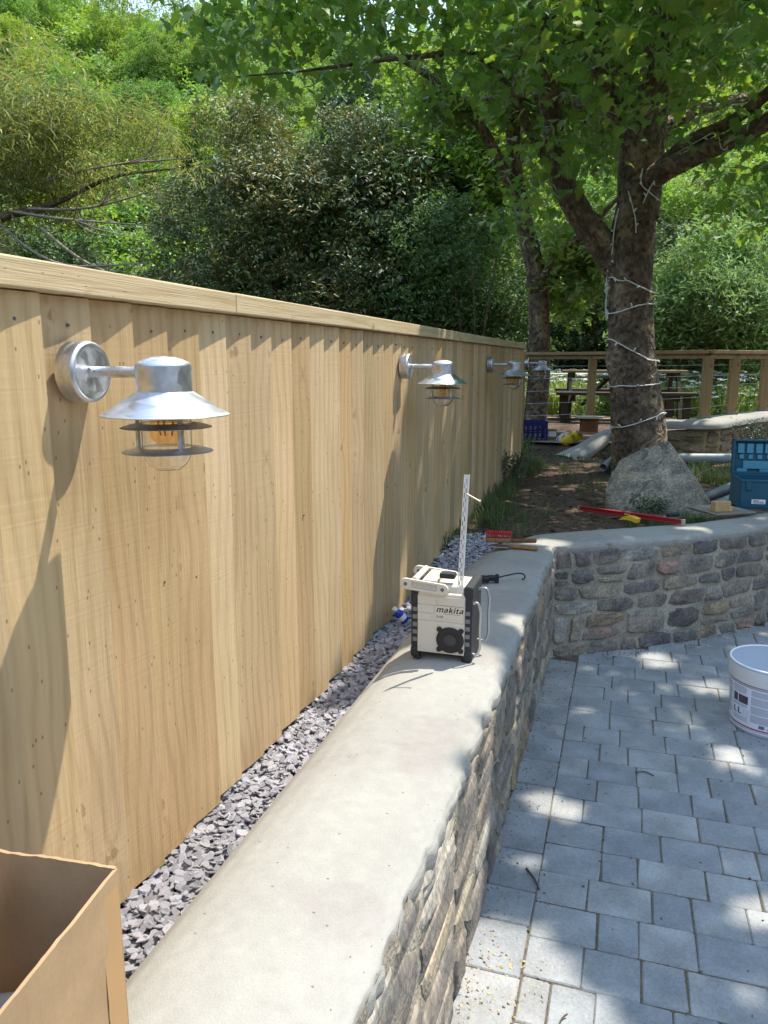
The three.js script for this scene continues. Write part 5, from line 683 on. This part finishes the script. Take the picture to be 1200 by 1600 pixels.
for (const [x, z, y, l] of [[0.2, -21, 4.6, 'sunlit yellow-green tree seen through gaps under the maple crown'], [4.5, -20, 5.0, 'green tree rising above the dark hedge beyond the maple']]) tree('background_tree', l, [[[[x, 0, z], [x, 3, z], [x, 6, z]], [0.22, 0.16, 0.05]]], rnd(36, [x, y, z], [2.4, 1.9, 1.0], [0.6, 1.0]), 170, sprigA, brightLeaf, white, 'trees beyond the picnic area', { lo: 0.5 });
// ---- hillside cover
{
  const K = 6, Ls = Array.from({ length: K }, () => []), Cs = Array.from({ length: K }, () => []), hm = hillLeaf.clone(); hm.vertexColors = true;
  for (let i = 0; i < 1700; i++) { const az = rr(-1.2, 0.45), r = rr(20, 53), x = Math.sin(az) * r, z = -Math.cos(az) * r, y = hillY(x, z), q = 0.9 + 0.3 * noise(x * 0.25, z * 0.25, 7), tint = pick([new THREE.Color(1, 1, 1), new THREE.Color(1.15, 1.08, 0.8), new THREE.Color(0.7, 0.85, 0.8)]).multiplyScalar(q), k = i % K; Ls[k].push(mat4(V(x, y + 0.1, z), rr(-0.2, 0.2), R() * 6.283, rr(-0.2, 0.2), rr(0.8, 2.3))); Cs[k].push(tint); }
  for (let i = 0; i < 70; i++) { const az = rr(-1.0, 0.4), r = rr(25, 50), x = Math.sin(az) * r, z = -Math.cos(az) * r, y = hillY(x, z), rx = rr(1.4, 2.6), ry = rx * rr(0.9, 1.3), tint = pick([new THREE.Color(1, 1, 1), new THREE.Color(1.2, 1.08, 0.75), new THREE.Color(0.55, 0.72, 0.7), new THREE.Color(0.75, 0.88, 0.75)]); for (let j = 0; j < 16; j++) { const d = dirRand(), k = (i * 16 + j) % K; d.y = Math.abs(d.y) * 1.1 - 0.1; Ls[k].push(mat4(V(x + d.x * rx * 0.75, y + 0.9 + d.y * ry, z + d.z * rx * 0.75), 0, R() * 6.283, 0, rr(0.5, 0.95))); Cs[k].push(tint.clone().multiplyScalar(rr(0.9, 1.1))); } }
  const m = new THREE.Group(); m.name = 'hillside_shrubs'; scene.add(m); for (let k = 0; k < K; k++) instanced('shrub_mass', clumpGeo(sprigF, 1.15, 170, [white, new THREE.Color(1.1, 1.05, 0.85), new THREE.Color(0.85, 0.92, 0.8)], 0.75, 0.85, [0.45, 0.85]), hm, Ls[k], m, Cs[k]);
  m.userData = { label: 'mass of sunlit yellow-green shrubs covering the hillside', category: 'shrubs', kind: 'stuff' };
}
// ---- low plants
function blades(n, h, w, spread, lean = 0.5) { const P = [], I = []; for (let i = 0; i < n; i++) { const a = R() * 6.283, r = spread * Math.sqrt(R()), x = Math.cos(a) * r, z = Math.sin(a) * r, b = R() * 6.283, l = h * rr(0.5, 1.1), dx = Math.cos(b) * l * rr(0.1, lean), dz = Math.sin(b) * l * rr(0.1, lean), k = P.length / 3, sx = -Math.sin(b) * w, sz = Math.cos(b) * w; P.push(x - sx, 0, z - sz, x + sx, 0, z + sz, x + dx * 0.4 - sx * 0.7, l * 0.6, z + dz * 0.4 - sz * 0.7, x + dx * 0.4 + sx * 0.7, l * 0.6, z + dz * 0.4 + sz * 0.7, x + dx, l * 0.95, z + dz); I.push(k, k + 1, k + 2, k + 2, k + 1, k + 3, k + 2, k + 3, k + 4); } const g = new THREE.BufferGeometry(); g.setAttribute('position', new THREE.Float32BufferAttribute(P, 3)); g.setIndex(I); g.computeVertexNormals(); return g; }
const grassM = leafMat(new THREE.Color(0.12, 0.18, 0.04), 0.35, 0.6);
{
  const L = [], C = []; const tuft = blades(26, 0.11, 0.0022, 0.05, 0.8); const put = (n, x0, x1, z0, z1, s0 = 0.6, s1 = 1.2) => { for (let i = 0; i < n; i++) { const x = rr(x0, x1), z = rr(z0, z1); if (!inBed(x, z)) continue; L.push(mat4(V(x, bedY(x, z) - 0.005, z), 0, R() * 6, 0, rr(s0, s1))); C.push(vary(white, 0.3)); } };
  put(90, -0.95, -0.72, -4.15, -7.3, 0.6, 1.3); put(26, -0.75, -0.45, -4.2, -5.2, 0.4, 0.8); put(60, 0.45, 1.2, -6.6, -7.4, 0.8, 1.5); put(24, 0.35, 0.55, -4.9, -5.15, 0.5, 1.0); put(22, 0.0, 0.4, -4.78, -5.05, 0.4, 0.9); put(30, -0.5, 0.1, -5.9, -6.8, 0.4, 0.8); put(40, -0.95, 0.2, -6.9, -8.2, 0.4, 1.0); put(40, -1.3, -0.98, -7.6, -9, 0.8, 1.8);
  const m = instanced('grass_tufts', tuft, grassM, L, scene, C); m.userData = { label: 'loose tufts of green grass and weeds along the garden soil', category: 'grass', kind: 'stuff' };
}
{ // leaf litter on soil
  const L = [], C = []; const leaf = mapleLeaf(); for (let i = 0; i < 900; i++) { const x = rr(-0.95, 1.3), z = rr(-4.3, -8.6); if (!inBed(x, z) || (z > -4.8 && z > midAt(x) - 0.25)) continue; L.push(mat4(V(x, bedY(x, z) + 0.008, z), rr(-0.3, 0.3), R() * 6, rr(-0.3, 0.3), rr(0.015, 0.05))); C.push(pick([rgb(92, 70, 44), rgb(116, 94, 64), rgb(70, 56, 40), rgb(140, 118, 84)])); }
  const m = instanced('leaf_litter', leaf, std(0xffffff, 0.9, { side: THREE.DoubleSide }), L, scene, C); m.userData = { label: 'dry brown leaf litter scattered over the garden soil', category: 'leaf litter', kind: 'stuff' };
}
{ // wild flowers and weeds behind the picnic table
  const L = [], C = [], F = []; const tall = blades(30, 0.75, 0.007, 0.16, 0.4), g2 = spray(14, 0.2, 0.12, 0.04); const umb = (() => { const q = []; for (let i = 0; i < 16; i++) { const a = R() * 6.283, r = 0.05 * Math.sqrt(R()); q.push(new THREE.OctahedronGeometry(0.011, 0).scale(1, 0.5, 1).translate(Math.cos(a) * r, 0.008 * R(), Math.sin(a) * r)); } return G(q); })();
  const L2 = [], C2 = []; for (let i = 0; i < 520; i++) { const x = rr(-4.5, 6), z = rr(-13.4, -15.6); const y = 0.42; L.push(mat4(V(x, y, z), 0, R() * 6, 0, rr(0.6, 1.15))); C.push(vary(new THREE.Color(1.25, 1.25, 0.9), 0.25)); for (let k = 0; k < 3; k++) { L2.push(mat4(V(x + rr(-0.2, 0.2), y + rr(0.05, 0.6), z + rr(-0.2, 0.2)), R(), R() * 6, R(), rr(0.6, 1.1))); C2.push(vary(white, 0.3)); } if (R() < 0.75) for (let k = 0; k < 3; k++) F.push(mat4(V(x + rr(-0.2, 0.2), y + rr(0.4, 0.85), z + rr(-0.1, 0.2)), rr(-0.3, 0.3), R() * 6, rr(-0.3, 0.3), rr(0.7, 1.5))); }
  const t = new THREE.Group(); t.name = 'wildflower_meadow'; t.userData = { label: 'tall sunlit weeds and white umbel flowers behind the picnic table', category: 'wildflowers', kind: 'stuff' }; scene.add(t);
  instanced('stems', tall, leafMat(new THREE.Color(0.34, 0.42, 0.09), 0.5), L, t, C); instanced('foliage', g2, leafMat(new THREE.Color(0.30, 0.40, 0.08), 0.5), L2, t, C2); instanced('flower_heads', umb, std(rgb(240, 240, 226), 0.8), F, t);
}
function plant(name, label, pos, n, h, sp) { const t = thing(name, label, 'plant', pos); const st = [], L = [], C = []; for (let i = 0; i < n; i++) { const a = R() * 6.283, r = sp * R(), e = [Math.cos(a) * (r + h * 0.25), h * rr(0.6, 1), Math.sin(a) * (r + h * 0.25)], b = [Math.cos(a) * r * 0.5, 0, Math.sin(a) * r * 0.5]; st.push(tube([b, [lerp(b[0], e[0], 0.4), h * 0.5, lerp(b[2], e[2], 0.4)], e], [0.004, 0.002], 6, 4)); for (let k = 0; k < 5; k++) { const u = rr(0.3, 1); L.push(mat4(V(lerp(b[0], e[0], u), h * u * 0.95, lerp(b[2], e[2], u)), R(), R() * 6, R(), rr(0.25, 0.45))); C.push(vary(white, 0.3)); } } part('stems', G(st), M.twig, t); instanced('foliage', sprigB, leafMat(new THREE.Color(0.09, 0.13, 0.05), 0.3, 0.5), L, t, C); return t; }
plant('leafy_plant', 'bushy dark green plant growing behind the open tool case lid', [1.02, 0.44, -6.62], 26, 0.55, 0.2);
plant('leafy_plant', 'small weed growing against the front of the boulder', [0.20, 0.42, -5.02], 8, 0.16, 0.08);
plant('leafy_plant', 'sprig of green shoots growing from the foot of the maple trunk', [0.0, 0.44, -6.75], 7, 0.14, 0.06);
plant('leafy_plant', 'weed clump growing against the shaded end of the fence', [-0.86, 0.43, -6.3], 12, 0.26, 0.1);
plant('leafy_plant', 'climbing green plant on the chain-link fence right of the maple', [0.75, 0.45, -14.2], 30, 0.85, 0.2);
plant('leafy_plant', 'yellow-green weed standing behind the far right railing posts', [2.1, 0.5, -11.2], 22, 0.75, 0.2);
{ const t = thing('dry_stalk', 'thin dry stalk leaning in front of the boulder', 'stalk', [0.30, 0.42, -5.02]); part('stem', tube([[0, 0, 0], [0.05, 0.16, 0.0], [0.12, 0.30, -0.04], [0.22, 0.36, -0.08]], [0.0025, 0.0015], 12, 5), M.twig, t); part('side_shoot', tube([[0.03, 0.1, 0], [0.035, 0.2, 0.02], [0.05, 0.28, 0.02]], [0.002, 0.001], 8, 5), M.twig, t); }

scene.traverse(o => { if (o.isMesh) { o.castShadow = true; o.receiveShadow = true; } });
console.log('end', performance.now() | 0);
renderer.render(scene, camera);
